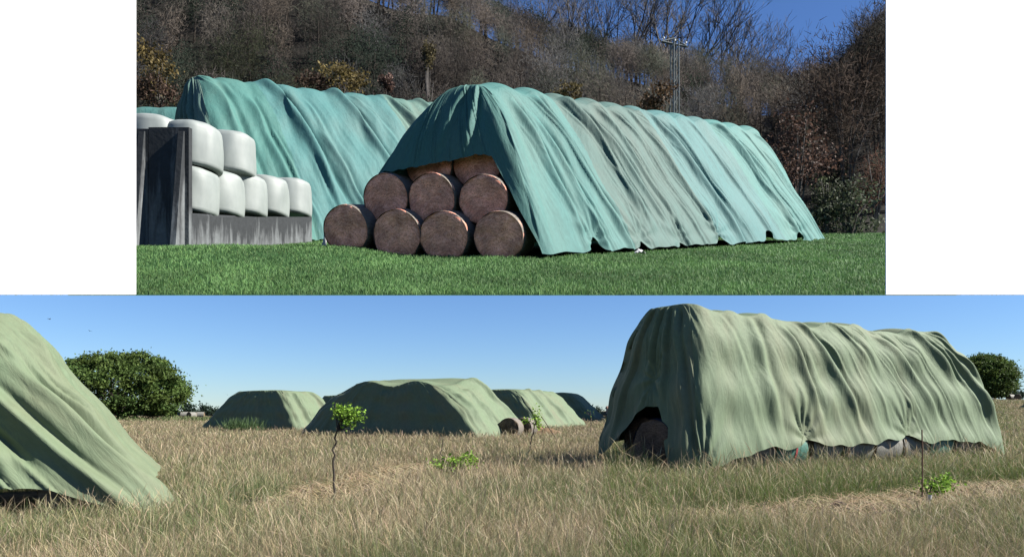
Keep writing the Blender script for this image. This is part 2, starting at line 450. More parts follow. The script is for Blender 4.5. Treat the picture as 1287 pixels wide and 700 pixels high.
# --- left edge: the near stack that runs out of the picture
lu = np.array([.92, .392]); lv = np.array([-.392, .92]); lL, lW = 10.5, 4.6
lO = np.array([-5.2, 11.0]) - lu * lL
t = drape('tarpaulin', M_tarp_olive, lO, lu, lv, lL, lW, 3.2, (1.0, 2.6, 1.35, 1.2), FW, seed=8, step=.045, nq=120, p1=(.14, .98), p2=(.42, .50), rb=.45, rt=.7,
      hem=lambda s, bu, bv: np.clip(dark_hem(.905, (lL - 3.2, .3, .03))(s, bu, bv) + .085 * sstep(1.6, .2, np.abs(s - lL)), 0, 1), amp=.7, soft=.8, nfine=50, fw=(.035, .11), fa=(.03, .08), drift=-.5, rows=3, rowamp=.04, ridge=.06,
      folds=((lL - 4.6, -.55, .24, .3, .1, .8), (lL - 3.3, -.6, .22, .34, .25, .9), (lL - 2.2, -.5, .18, .2, .45, 1.05), (lL - 1.1, -.4, .2, .2, .4, 1.05), (lL - .1, -.2, .16, .12, .5, 1.1),
             (lL + .8, .1, .2, .14, .2, 1.1)), topz=lambda a, b: 3.28 - .1 * sstep(4, 10, a))
tag(t, 'sage green tarpaulin draped over the near stack cut off by the left edge', 'tarpaulin')
footprint(lO, lu, lv, lL, lW, -.1)

# --- the middle stacks of the left field
def mid(O, uu, L, W, H, top, seed, label, **kw):
    uu = np.asarray(uu, float) / np.linalg.norm(uu); vv = np.array([-uu[1], uu[0]])
    ar = dict(step=.11, nq=70, p1=(.14, 1.06), p2=(.5, .66), rb=.7, rt=.6, amp=1.0, drift=-.3, rows=3, rowamp=.05, ridge=.05, crown=.12,
              p_end=((.02, 1.02), (.25, .97)), hem=dark_hem(.985))
    ar.update(kw)
    o = drape('tarpaulin', M_tarp_olive, O, uu, vv, L, W, H, top, FW, seed=seed, **ar)
    tag(o, label, 'tarpaulin'); footprint(O, uu, vv, L, W, -.1); return o
l3 = (-1.55, 38.2); 
mid(l3, (.42, .91), 6.9, 13.0, 3.2, (.35, 2.2, 3.0, 4.2), 13, 'large middle tarpaulin with a dark face and pale right flank, hay bale at its foot',
    folds=((.6, -.1, .22, .22, .4, 1.1), (2.0, -.3, .25, .2, .3, 1.1), (4.5, -.4, .3, .25, .1, .9), (7, -.4, .4, .25, .1, .9), (9.5, -.4, .3, .25, .1, .9)), topz=lambda a, b: 3.15 + .35 * sstep(1.5, 4, a) + .16 * np.cos((b - 4.4) * 1.9) * sstep(3, .5, a), bale=2.5)
l2 = (-15.6, 52.5)
mid(l2, (.42, .91), 6.0, 10.4, 3.1, (.45, 2.0, 2.1, 4.0), 17, 'dark tarpaulin with pale right flank between the round tree and the middle stack', folds=((1.0, -.2, .25, .3, .2, 1.1), (4, -.3, .3, .25, .2, 1)))
l4 = (2.6, 61.0)
mid(l4, (.47, .88), 10.5, 8.4, 3.45, (.4, 2.0, 3.0, 2.2), 19, 'tarpaulin with dark face and pale creased flank just right of the middle stack', folds=((2, -.3, .3, .3, .1, 1.0), (5, -.3, .4, .3, .1, 1)))
l5 = (12.3, 103.0)
mid(l5, (.28, .96), 9.0, 8.8, 4.2, (.4, 2.0, 4.6, 2.0), 23, 'almost black far tarpaulin with a thin pale edge, left of the big right stack', step=.16, nq=50)
mid((-20.6, 97.0), (.42, .91), 10.0, 9.0, 3.7, (.8, 2, 2.6, 2.2), 29, 'far tarpaulin of which only a dark top shows behind the middle stack', step=.16, nq=50)
mid((73.6, 96.0), (.62, .78), 9.0, 4.5, 1.6, (.8, 2, 1.6, 1.4), 37, 'dark end of a small tarpaulin cut off by the right edge of the picture', step=.16, nq=50)

# ------------------------------------------------------------------ round bales
def bale_meshes(r, ln, seed, ends, wrap, wrap_seg=44):
    """a lying round bale, axis along local X, resting on z=0; thing = the hay body, child = net wrap round it"""
    n = wrap_seg; rs = [0, .2, .4, .6, .78, .9, .97, 1.0]
    th = np.arange(n) * 2 * np.pi / n
    V = []; rowsx = []
    prof = [(-ln / 2 - .0 + .05 * q ** 6, q * r * (1 if q < .99 else .985)) for q in rs]
    prof += [(x, r * .985) for x in np.linspace(-ln / 2 + .1, ln / 2 - .1, 6)]
    prof += [(-x, y) for x, y in prof[:8]][::-1]
    for k, (x, q) in enumerate(prof):
        jit = .035 * perlin(np.cos(th) * q * 5 + seed, np.sin(th) * q * 5 + k * .1, seed) + .05 * perlin(np.cos(th) * q * 1.6, np.sin(th) * q * 1.6, seed + 1)
        rr = q * (1 + .03 * perlin(th * 2, th * 0 + x, seed + 3) * (q > 0))
        V.append(np.column_stack([np.full(n, x) + (jit if k < 8 else -jit if k > 13 else 0), np.cos(th) * rr, np.sin(th) * rr * .965 + r * .95]))
    V = np.concatenate(V); m = len(prof)
    i = np.arange(n); j = (i + 1) % n; b = (np.arange(m - 1) * n)[:, None]
    q4 = np.stack([b + i, b + n + i, b + n + j, b + j], -1).reshape(-1, 4)[:, ::-1]
    body = (V - [0, 0, 0], q4)
    xs = np.linspace(-ln / 2 + .015, ln / 2 - .015, 9); W_ = []
    for k, x in enumerate(xs):
        e = 1.012 - (.03 if k in (0, 8) else 0)
        rr = r * e * (1 + .01 * perlin(th * 3, th * 0 + x * 3, seed + 5))
        W_.append(np.column_stack([np.full(n, x), np.cos(th) * rr, np.sin(th) * rr * .965 + r * .95]))
    b = (np.arange(8) * n)[:, None]
    qw = np.stack([b + i, b + n + i, b + n + j, b + j], -1).reshape(-1, 4)[:, ::-1]
    o = mesh_np('round_bale', body[0], body[1], ends, True)
    mesh_np('net_wrap', np.concatenate(W_), qw, wrap, True, o)
    return o

# ------------------------------------------------------------------ lower field: bales that show
def field_bale(r, ln, seed, ends, wrap, x, y, rz, label, z=0, group=None, proto=None):
    o = copy_tree(proto) if proto else bale_meshes(r, ln, seed, ends, wrap)
    o.location = (x, y, float(field_z(x, y)) + z); o.rotation_euler = (0, 0, rz)
    return tag(o, label, 'hay bale', group)
ra = math.atan2(rv[1], rv[0]); rua = math.atan2(ru[1], ru[0])
def rp(a, b): return rO + ru * a + rv * b
bp = None
hemb = [(.9, M_net, 'dark hay bale in deep shade behind the corner of the big right tarpaulin'), (2.15, M_net, 'brown shaded hay bale under the hem near the front corner of the right stack'),
        (3.4, M_net_green, 'bale in green net wrap with a red tape under the right stack hem'), (4.8, M_net_grey, 'nearest grey netted bale under the right stack hem, beside the green netted one'),
        (6.1, M_net_grey, 'middle grey netted bale under the right stack hem'), (7.4, M_net_grey, 'grey netted bale under the right hem behind the thin rusty stake'),
        (8.65, M_net_grey, 'farthest grey netted bale under the right hem'), (9.9, M_net_green, 'far bale in pale green net under the right stack hem'), (11.15, M_net, 'orange brown hay bale at the far end of the right stack hem'),
        (12.3, M_net, 'last dark hay bale under the far right end of the right stack')]
for k, (a, w, lab) in enumerate(hemb):
    p = rp(a, .84)
    o = field_bale(.64, 1.2, 40 + k, M_bale_tan, w, p[0], p[1], rua, lab)
    if k == 2:
        mb = MB(); th = np.linspace(2.6, 4.6, 14); r_ = .64 * 1.03
        for sx in (0,):
            v = np.concatenate([np.column_stack([np.full(14, .10), np.cos(th) * r_, np.sin(th) * r_ * .965 + .61]), np.column_stack([np.full(14, .17), np.cos(th) * r_, np.sin(th) * r_ * .965 + .61])])
            i = np.arange(13); mb.add(v, np.stack([i, i + 1, i + 15, i + 14], 1))
        tag(mb.build('tape', mat_plain('red_tape', (.5, .08, .09), (.6, .12, .12), 4, .5), o), 'red tape')
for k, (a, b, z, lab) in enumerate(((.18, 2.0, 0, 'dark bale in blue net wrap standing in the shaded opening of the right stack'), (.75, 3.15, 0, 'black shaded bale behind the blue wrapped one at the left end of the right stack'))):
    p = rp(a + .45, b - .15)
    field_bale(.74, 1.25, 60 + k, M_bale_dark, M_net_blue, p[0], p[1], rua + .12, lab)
p = np.array(l3) + np.array([.42, .91]) * 4.9 + np.array([.91, -.42]) * .3
field_bale(.62, 1.2, 71, M_bale_tan, M_net, p[0], p[1], 1.2, 'pale hay bale poking out at the right foot of the middle tarpaulin')
p = np.array(l3) + np.array([.42, .91]) * 3.3 + np.array([.91, -.42]) * .12
field_bale(.62, 1.2, 72, M_bale_tan, M_net, p[0], p[1], 1.3, 'half hidden brown bale under the right hem of the middle tarpaulin')
for k, (a, w, lab) in enumerate(((4.5, M_net_grey, 'grey netted bale under the hem of the near left stack'), (3.25, M_net_green, 'bale in torn green net under the hem of the near left stack'), (1.35, M_net, 'orange brown bale under the right end of the near left hem'))):
    p = lO + lu * (lL - a) + lv * (.86 + .1 * k)
    field_bale(.52, 1.1, 80 + k, M_bale_tan, w, p[0], p[1], math.atan2(lu[1], lu[0]) + .05, lab, -.2)
for k, (xp, d, rz, lab) in enumerate(((232, 160, .3, 'leftmost of three tiny pale bales lying far off beside the round tree'), (241, 150, 1.2, 'middle one of three tiny pale bales far off beside the round tree'), (252, 155, .2, 'rightmost of three tiny pale bales far off beside the round tree'))):
    field_bale(.7, 1.6, 90 + k, M_bale_tan, M_net_grey, px(xp, d), d, rz, lab, group='bales lying at the far edge of the left field')
for k, (xp, d, rz, lab) in enumerate(((1270, 170, .3, 'left of two tiny pale bales near the right edge, behind the right tree'), (1279, 168, 1.0, 'right of two tiny pale bales near the right edge'))):
    field_bale(.7, 1.5, 95 + k, M_bale_tan, M_net_grey, px(xp, d), d, rz, lab, group='bales lying at the far edge of the right field')

# ------------------------------------------------------------------ the hay field and its grass
def grid_perspective(ys, xr, n):
    t_ = np.linspace(-1, 1, n)
    X = ys[:, None] * xr * t_[None] + 6 * t_[None]; Y = np.broadcast_to(ys[:, None], X.shape)
    i = np.arange(len(ys) - 1)[:, None] * n + np.arange(n - 1)[None]
    q = np.stack([i, i + 1, i + n + 1, i + n], -1).reshape(-1, 4)
    return X, Y, q
ys = np.concatenate([[-12, -4, 0.5, 3], np.geomspace(5, 6000, 190)])
X, Y, q = grid_perspective(np.abs(ys) * np.sign(ys), 1.3, 241)
X = np.where(Y < 5, np.linspace(-12, 12, 241)[None] * 1.0, X)
tnf = NT('field_soil'); vv = tnf.vec('Object')
c = tnf.ramp(tnf.noise(vv, .35, 8, .65), (.3, (.105, .095, .045)), (.5, (.17, .14, .075)), (.7, (.23, .19, .11)))
c = tnf.mix(c, tnf.ramp(tnf.noise(vv, 9, 6, .7), (.3, (.6, .6, .6)), (.7, (1.2, 1.2, 1.2))), 1.0, 'MULTIPLY')
M_field = tnf.done(tnf.pbsdf(c, .95, tnf.bump(tnf.noise(vv, 6, 6), .6, .1), .1))
o = mesh_np('ground', np.stack([X, Y, field_z(X, Y)], -1).reshape(-1, 3), q, M_field, True)
tag(o, 'flat dry hay field reaching to the horizon', 'ground', kind='structure')

def blades(n, x, y, fn, h, w, bend, az, col, tipcol=None, head=None):
    """n grass blades as thin tapered bent strips; returns verts, quads, tris, tint"""
    x = np.asarray(x); y = np.asarray(y)
    fac = rng.uniform(0, np.pi, n)                       # facing of the strip
    ex, ey = np.cos(fac), np.sin(fac)
    bx, by = np.cos(az), np.sin(az)
    hw = np.array([1.0, .8, .45]) if head is None else None
    P = []
    lev = (0, .5, .85, 1.0)
    for k, l in enumerate(lev):
        off = bend * l ** 2 * h; zz = h * l * (1 - .25 * np.clip(bend, 0, 1.2) * l)
        wd = w * (1.0, .85, .6, 0)[k]
        if head is not None and k == 2: wd = np.where(head, w * 1.9, wd)
        if head is not None and k < 2: wd = np.where(head, w * .55, wd)
        cx = x + bx * off; cy = y + by * off
        if k < 3:
            P.append(np.stack([cx - ex * wd, cy - ey * wd, zz], -1)); P.append(np.stack([cx + ex * wd, cy + ey * wd, zz], -1))
        else: P.append(np.stack([cx, cy, zz], -1))
    V = np.stack(P, 1).reshape(-1, 3)
    b = np.arange(n)[:, None] * 7
    q = np.concatenate([b + [0, 1, 3, 2], b + [2, 3, 5, 4]]); t = b + [4, 5, 6]
    tip = col if tipcol is None else tipcol
    T = np.stack([col * .8, col * .8, col, col, tip, tip, tip], 1).reshape(-1, 3)
    return fn(V), q, t, T

def in_foot(x, y):
    bad = np.zeros(len(x), bool)
    for O, u, v, L, W, m in foot:
        dx, dy = x - O[0], y - O[1]
        det = u[0] * v[1] - u[1] * v[0]
        a = (dx * v[1] - dy * v[0]) / det; b = (u[0] * dy - u[1] * dx) / det
        bad |= (a > -m) & (a < L + m) & (b > -m) & (b < W + m)
    return bad

def scatter(N0, d0, e, dmin, dmax, xr):
    """points with density N0*(d0/d)^e per square metre over the wedge the view takes in"""
    dd = np.linspace(dmin, dmax, 4000); pdf = N0 * (d0 / dd) ** e * (2 * xr * dd + 3)
    n = int(np.trapezoid(pdf, dd)) if hasattr(np, 'trapezoid') else int(np.trapz(pdf, dd))
    cdf = np.cumsum(pdf); cdf /= cdf[-1]
    d = np.interp(rng.random(n), cdf, dd)
    x = rng.uniform(-1, 1, n) * (xr * d + 1.5)
    return x, d

# left and right field differ: the boundary is the edge of the uncut strip
def is_right(x, y): return x > .1306 * y + .12 * perlin(y / 1.5, y * 0, 5)
def path_left(x, y):          # trodden dry strip running from the near sapling to the bush
    c = -3.5 + (y - 11.6) * .13 + .25 * perlin(y / 1.3, y * 0, 61)
    return (1 - sstep(.5, 1.15, np.abs(x - c))) * sstep(10.2, 11.2, y) * sstep(21.5, 19, y)
def path_right(x, y):         # worn strip past the stake to the right
    c = 4.9 + (y - 10.9) * 1.55 + .3 * perlin(y / .9, y * 0, 62)
    return (1 - sstep(.5, 1.3, np.abs(x - c) * .55)) * sstep(9.3, 10.3, y) * sstep(16.5, 14, y) * (x > .14 * y)
x, y = scatter(200, 9, 1.74, 6.2, 150, .76)       # tufts, ten to fourteen blades each
m_ = rng.integers(7, 16, len(x)); tuft = np.repeat(np.arange(len(x)), m_); trn = rng.random(len(x))[tuft]; trn2 = rng.random(len(x))[tuft]; tsz = rng.gamma(5, .2, len(x))[tuft]
taz = rng.uniform(0, 2 * np.pi, len(tuft)); trad = .11 * np.sqrt(rng.random(len(tuft))) * (y[tuft] / 9) ** .6 * tsz
x, y = x[tuft] + np.cos(taz) * trad, y[tuft] + np.sin(taz) * trad
ok = ~in_foot(x, y); x, y, taz, trn, trn2, tsz = (q_[ok] for q_ in (x, y, taz, trn, trn2, tsz))
pl, pr = path_left(x, y), path_right(x, y)
ok = rng.random(len(x)) > 1.15 * np.maximum(pl, pr); x, y, pl, pr, taz, trn, trn2, tsz = (q_[ok] for q_ in (x, y, pl, pr, taz, trn, trn2, tsz))
n = len(x); rt_ = is_right(x, y)
pn = fbm(x / 4.5, y / 7, 71, 3); pn2 = fbm(x / 1.3, y / 2, 75, 3); rnd = .75 * trn + .25 * rng.random(n)
dry = np.stack([.42 + .12 * rng.random(n), .36 + .09 * rng.random(n), .21 + .07 * rng.random(n)], 1)
pale = np.stack([.60 + .12 * rng.random(n), .48 + .10 * rng.random(n), .30 + .09 * rng.random(n)], 1)
green = np.stack([.13 + .09 * rng.random(n), .20 + .09 * rng.random(n), .055 + .03 * rng.random(n)], 1)
grey = np.stack([.22 + .08 * rng.random(n), .26 + .07 * rng.random(n), .12 + .05 * rng.random(n)], 1)
purp = np.stack([.32 + .1 * rng.random(n), .265 + .07 * rng.random(n), .15 + .05 * rng.random(n)], 1)
# left field
gl = np.clip(.64 + .55 * pn + .25 * pn2 + .25 * sstep(-4, -8, x) * sstep(13, 10, y), .08, .92)
far = sstep(13, 26, y)
col = np.where((rnd < gl * (1 - .45 * far))[:, None], np.where((.7 * trn2 + .3 * rng.random(n) < .45)[:, None], green, grey), np.where((.6 * trn2 + .4 * rng.random(n) < .2 + .45 * far)[:, None], purp, np.where((rng.random(n) < .5 + .3 * sstep(15, 11, y))[:, None], pale, dry)))
# right field: green belt along the stack, dry foreground
belt = sstep(10.4, 12.2, y - .25 * (x - 5) + .5 * pn2) * sstep(8.5, 4, x - .65 * y + 3.2)
gr = np.clip(.40 + .60 * belt + .35 * pn + .5 * sstep(4.2, 2.2, x) , .05, .93)
colr = np.where((rnd < gr)[:, None], np.where((rng.random(n) < .75)[:, None], green * [1.05, 1.05, .9], grey * .9), np.where((rng.random(n) < .4)[:, None], purp, dry))
col = np.where(rt_[:, None], colr, col)
hh = np.where(rt_, .28 + .14 * belt, .30) * (1 + .35 * pn2) * rng.uniform(.4, 1.2, n) * np.clip(tsz, .45, 1.7) * (1 - .7 * np.maximum(pl, pr))
hh *= 1 - .25 * sstep(1.8, .4, np.abs((x - lO[0]) * lv[0] + (y - lO[1]) * lv[1] + .5)) * (x < -4.6)
hh *= 1 - .45 * sstep(1.6, .3, np.abs((x - rO[0]) * rv[0] + (y - rO[1]) * rv[1] + .4)) * rt_
hh = np.clip(hh, .06, .95) * np.where(y > 40, .9, 1)
w = .00155 * (y / 9) ** .92 * rng.uniform(.7, 1.4, n)
head = rng.random(n) < .28
tip = np.where(head[:, None], np.where((rng.random(n) < .5)[:, None], pale, purp), col)
hh = np.where(head, hh * 1.25, hh)
bend = rng.gamma(2.2, .24, n); az = taz + rng.normal(0, .7, n)
V, q, t, T = blades(n, x, y, FW, hh, w, bend, az, col, tip, head)
o = mesh_np('grass', V, [q, t], M_grass, False, None, {'tint': T})
tag(o, 'tall dry and green meadow grass over the hay field', 'grass', kind='stuff')
print('field blades', n)

# cut straw lying on the trodden strips
x, y = scatter(220, 9, 1.5, 8, 22, .76)
ok = (np.maximum(path_left(x, y), path_right(x, y)) > .35) & ~in_foot(x, y); x, y = x[ok], y[ok]; n = len(x)
col = np.stack([.50 + .15 * rng.random(n), .40 + .12 * rng.random(n), .24 + .08 * rng.random(n)], 1)
V, q, t, T = blades(n, x, y, FW, np.full(n, .22), .006 * (y / 9) ** .8, rng.uniform(1.6, 3.4, n), rng.uniform(0, 6.28, n), col)
V[:, 2] += .01
tag(mesh_np('straw_litter', V, [q, t], M_grass, False, None, {'tint': T}), 'dry cut straw lying along the trodden strips', 'straw', kind='stuff')

# ------------------------------------------------------------------ leafy things
def leaf_quads(P, size, tint, up=.35, aspect=.6):
    n = len(P)
    d = rng.normal(size=(n, 3)); d[:, 2] += up; d /= np.linalg.norm(d, axis=1, keepdims=True)
    a = rng.normal(size=(n, 3)); e = np.cross(d, a); e /= np.linalg.norm(e, axis=1, keepdims=True); f = np.cross(d, e)
    s = np.broadcast_to(np.asarray(size), n)[:, None] * rng.uniform(.7, 1.3, n)[:, None]
    V = np.stack([P - e * s, P - f * s * aspect, P + e * s, P + f * s * aspect], 1).reshape(-1, 3)
    q = np.arange(n * 4).reshape(-1, 4)
    return V, q, np.repeat(tint, 4, 0)

def grow(p, d, ln, r, lev, segs, tips, spread=.6, nch=(3, 5), up=.15, wob=.18, rs=None, ratio=.62, minr=.0):
    rs = rs or random
    k = 4 if lev > 1 else 3; step = ln / k; pts = []
    for i in range(k):
        nd = (d + Vector((rs.gauss(0, wob), rs.gauss(0, wob), rs.gauss(0, wob) + up * .4))).normalized()
        np_ = p + nd * step
        r2 = max(r * (1 - .45 * (i + 1) / k), minr)
        segs.append((p, np_, max(r * (1 - .45 * i / k), minr), r2)); pts.append((np_, nd, r2)); p, d = np_, nd
    tips.append((p, d, lev))
    if lev <= 0: return
    m = rs.randint(*nch)
    for c in range(m):
        bp_, bd, br = pts[min(k - 1, 1 + int(rs.random() * (k - 1)))]
        ax = Vector((rs.gauss(0, 1), rs.gauss(0, 1), rs.gauss(0, .6)))
        nd = (bd + ax.normalized() * spread + Vector((0, 0, up))).normalized()
        grow(bp_, nd, ln * ratio * rs.uniform(.75, 1.2), br * .72, lev - 1, segs, tips, spread, nch, up, wob, rs, ratio, minr)

def seg_mb(segs, k=4, minr=0):
    mb = MB()
    mb.tubes(np.array([tuple(s[0]) for s in segs]), np.array([tuple(s[1]) for s in segs]), np.maximum([s[2] for s in segs], minr), np.maximum([s[3] for s in segs], minr), k)
    return mb

def broad_tree(h, wd, seed, label, loc, dens=1.0):
    """old round-crowned field tree, crown almost down to the grass"""
    rs = random.Random(seed); root = empty('broadleaf_tree', loc); tag(root, label, 'tree')
    segs, tips = [], []
    for k in range(7):
        a = k / 7 * 6.28 + rs.uniform(-.3, .3)
        grow(Vector((0, 0, h * .13)), Vector((math.cos(a) * 1.0, math.sin(a) * 1.0, .75)).normalized(), h * .36, h * .024, 3, segs, tips, .7, (3, 4), .1, .2, rs)
    tr = MB(); tr.tubes([[0, 0, -.3], [.1, .05, h * .08]], [[.1, .05, h * .08], [0, 0, h * .22]], [h * .055, h * .042], [h * .042, h * .034], 9)
    tr.build('trunk', M_bark, root, True)
    seg_mb(segs).build('limb', M_bark, root)
    # leaf clumps spread through a wide dome
    nC = int(370 * dens); P = []; T = []
    k = 0
    while k < nC:
        q_ = rng.normal(size=3); q_ /= np.linalg.norm(q_)
        rad = rng.uniform(.62, 1.0) ** .6
        lob = 1 + .08 * perlin(q_[0] * 2.2 + seed, q_[2] * 2.2 + q_[1], seed) + .10 * perlin(q_[0] * 5 + seed, q_[2] * 5 + q_[1] * 3, seed + 1)
        c_ = q_ * np.array([wd / 2, wd / 2, h * .56]) * rad * lob + [0, 0, h * .46]
        if c_[2] < h * .11: continue
        k += 1
        m = int(rng.integers(90, 150)); cr = rng.uniform(.055, .105) * h
        pp = rng.normal(size=(m, 3)) * [cr, cr, cr * .55] * .75 + c_
        base = np.array([.075, .13, .035]) * rng.uniform(.7, 1.35) + np.array([.03, .02, 0]) * rng.random()
        P.append(pp); T.append(base * rng.uniform(.75, 1.3, (m, 1)))
    V, q4, TT = leaf_quads(np.concatenate(P), .022 * h, np.concatenate(T), .5)
    mesh_np('crown', V, q4, M_leaf, False, root, {'tint': TT})
    return root
d = 112.0
broad_tree(10.3, 20.0, 5, 'round dark green field tree behind the near left stack', (px(150, d), d, 0))
d = 175.0
broad_tree(11.0, 12.6, 6, 'round green tree at the far right beyond the end of the right stack', (px(1238, d), d, float(field_z(px(1238, d), d)) - .2))

def sapling(base, pts, rad, label, clumps, leaf=.05, name='sapling', stake=None):
    root = empty(name, (base[0], base[1], float(field_z(*base)))); tag(root, label, 'sapling' if name == 'sapling' else name.replace('_', ' '))
    mb = MB(); P = np.array(pts, float)
    fine = np.concatenate([P[i] + (P[i + 1] - P[i]) * np.linspace(0, 1, 6)[:-1, None] for i in range(len(P) - 1)] + [P[-1:]])
    fine[1:-1, :2] += .012 * rng.normal(size=(len(fine) - 2, 2))
    rr = np.linspace(rad, rad * .55, len(fine))
    mb.tubes(fine[:-1], fine[1:], rr[:-1], rr[1:], 6)
    for c_, r_, m in clumps:
        for _ in range(max(2, m // 25)):
            e = np.array(c_) + rng.normal(size=3) * np.array(r_) * .6
            b_ = fine[int(len(fine) * .75) + int(rng.integers(0, max(1, len(fine) // 4)))] if name == 'sapling' else np.array([c_[0] * .4, c_[1] * .4, .05])
            mb.tubes(b_, e, rad * .45, rad * .2, 4)
    mb.build('stem', M_bark, root, True)
    if clumps:
        PP = []; TT = []
        for c_, r_, m in clumps:
            pp = np.array(c_) + rng.normal(size=(m, 3)) * np.array(r_) * .55
            PP.append(pp); TT.append(np.array([.24, .42, .06]) * rng.uniform(.55, 1.35, (m, 1)) + [.03, .02, 0] * rng.random((m, 1)))
        V, q4, T_ = leaf_quads(np.concatenate(PP), leaf, np.concatenate(TT), .8, .75)
        mesh_np('foliage', V, q4, M_leaf, False, root, {'tint': T_})
    return root
b = gp(421, 641)
sapling(b, [(0, 0, 0), (-.02, 0, .55), (-.02, 0, 1.0), (.02, .02, 1.3), (.12, .02, 1.55)], .02, 'thin sapling with a tuft of bright green leaves in front of the middle stack',
        [((.22, 0, 1.60), (.20, .16, .10), 330), ((.06, 0, 1.62), (.10, .12, .09), 150), ((.34, .05, 1.50), (.12, .1, .08), 130), ((.22, -.04, 1.42), (.1, .1, .07), 80)], .023)
b = gp(663, 578)
sapling(b, [(0, 0, 0), (.12, 0, .55), (.20, 0, 1.0), (.26, 0, 1.25)], .024, 'slender leaning sapling with few leaves right of the middle stack',
        [((.30, 0, 1.40), (.16, .16, .3), 130), ((0, 0, 1.28), (.18, .14, .1), 70), ((.34, 0, 1.1), (.12, .12, .12), 50)], .035)
b = gp(742, 548)
sapling(b, [(0, 0, 0), (.05, 0, .9), (-.02, 0, 1.55)], .03, 'bare thin sapling stem in front of the almost black far stack', [((-.05, 0, 1.45), (.25, .2, .2), 14)], .04)
b = gp(569, 603)
sapling(b, [(-.05, 0, 0), (-.12, 0, .35), (-.28, 0, .62), (-.22, 0, .95)], .016, 'low bright green bush with one bare curved twig in front of the middle stack',
        [((-.30, 0, .33), (.22, .2, .12), 170), ((.05, 0, .37), (.3, .22, .16), 260), ((.38, 0, .43), (.2, .2, .18), 190)], .036, 'leafy_bush')
b = gp(1166, 628)
sapling(b, [(0, 0, 0), (.05, 0, .2), (.12, 0, .38)], .014, 'small bright green bush beside the rusty stake in front of the right stack',
        [((.12, 0, .24), (.22, .18, .15), 220), ((.36, .05, .32), (.16, .14, .14), 140)], .033, 'leafy_bush')
# feathery tall weeds in front of the small dark stack
root = empty('tall_weeds', (px(305, 49), 49, 0)); tag(root, 'clump of feathery green weeds in front of the small dark stack', 'weeds')
n = 420; V, q, t, T = blades(n, rng.normal(0, .42, n) + rng.choice([-.75, -.1, .8], n), rng.normal(0, .3, n), lambda v: v, rng.uniform(.4, 1.35, n), np.full(n, .022), rng.gamma(2, .16, n), rng.uniform(0, 6.28, n),
       np.array([.10, .17, .06]) * rng.uniform(.6, 1.4, (n, 1)))
mesh_np('foliage', V, [q, t], M_grass, False, root, {'tint': T})

# rusty stake, white tube, leaning stick, straw heap, dug soil
b = gp(1159, 631)
mb = MB(); mb.tubes([[0, 0, -.1], [.004, 0, .9]], [[.004, 0, .9], [-.004, 0, 1.28]], .011, .011, 6)
o = mb.build('stake', mat_plain('rusty_steel', (.10, .045, .03), (.17, .08, .05), 12, .8), None, True); o.location = (b[0], b[1], float(field_z(*b)))
tag(o, 'thin rusty upright stake in the grass before the right stack', 'stake')
b = gp(1165, 637)
mb = MB(); th = np.arange(14) * 2 * np.pi / 14
for r_, s_ in ((.034, 1), (.030, -1)):
    v = np.concatenate([np.column_stack([np.cos(th) * r_, np.sin(th) * r_, th * 0]), np.column_stack([np.cos(th) * r_ + .05, np.sin(th) * r_, th * 0 + .2])])
    i = np.arange(14); j = (i + 1) % 14; q_ = np.stack([i, j, j + 14, i + 14], 1); mb.add(v, q_ if s_ > 0 else q_[:, ::-1])
o = mb.build('tree_guard', M_white, None, True); o.location = (b[0], b[1], .0); tag(o, 'short white plastic tube at the foot of the small bush before the right stack', 'tree guard')
b = gp(706, 561)
mb = MB(); mb.tubes([[0, 0, 0], [-.45, .1, .65]], [[-.45, .1, .65], [-.9, .2, 1.35]], .022, .018, 6)
o = mb.build('stick', M_wood, None, True); o.location = (b[0], b[1], 0); tag(o, 'thin stick leaning to the left beside the slender sapling', 'stick')
def heap(name, mat, loc, rx, ry, h, label, cat, seed, kind=None, n=40):
    r_ = np.linspace(0, 1, 14); th = np.arange(n) * 2 * np.pi / n
    Rr, Th = np.meshgrid(r_, th, indexing='ij')
    xx = Rr * np.cos(Th) * rx * (1 + .15 * perlin(Th * 1.5, Rr * 0 + seed, seed)); yy = Rr * np.sin(Th) * ry
    zz = h * (1 - Rr ** 2) * (1 + .5 * perlin(xx * 2.2, yy * 2.2, seed + 1)) + .05 * h * perlin(xx * 9, yy * 9, seed + 2) - .02
    i = np.arange(n); j = (i + 1) % n; b_ = (np.arange(13) * n)[:, None]
    q_ = np.stack([b_ + i, b_ + n + i, b_ + n + j, b_ + j], -1).reshape(-1, 4)
    o = mesh_np(name, np.stack([xx, yy, zz], -1).reshape(-1, 3), q_, mat, True); o.location = loc
    return tag(o, label, cat, None, kind)
b = gp(682, 547.5); heap('straw_heap', M_straw, (b[0], b[1], 0), 1.75, 1.0, .48, 'low heap of reddish brown straw beside the middle stack', 'straw heap', 5)
b = gp(1122, 645); heap('soil_mound', M_soil, (b[0], b[1], 0), .5, .22, .1, 'small patch of dark dug soil in the grass before the right stack', 'soil mound', 8)
b = gp(1048, 640); heap('soil_mound', M_soil, (b[0], b[1], 0), .30, .25, .16, 'dark hollow tuft of soil in the grass below the grey netted bales', 'soil mound', 9)

# loose cloth corner hanging at the tie of the right stack
b = rp(.05, -.05)
zz = np.linspace(.55, .12, 9); V = []
for k, z_ in enumerate(zz):
    for sx in np.linspace(-1, 1, 7): V.append((sx * (.05 + .006 * k), .03 * math.cos(sx * 4 + k * .4), z_))
i = (np.arange(8) * 7)[:, None] + np.arange(6)[None]
V = np.array(V); V[:, 0] += b[0] - .05; V[:, 1] += b[1] - .1
tag(mesh_np('cloth_strip', V, np.stack([i, i + 1, i + 8, i + 7], -1).reshape(-1, 4), M_tarp_olive, True, None, {'sd': V, 'tint': np.ones((len(V), 3))}), 'narrow strip of green cloth hanging at the front corner of the right stack', 'cloth')

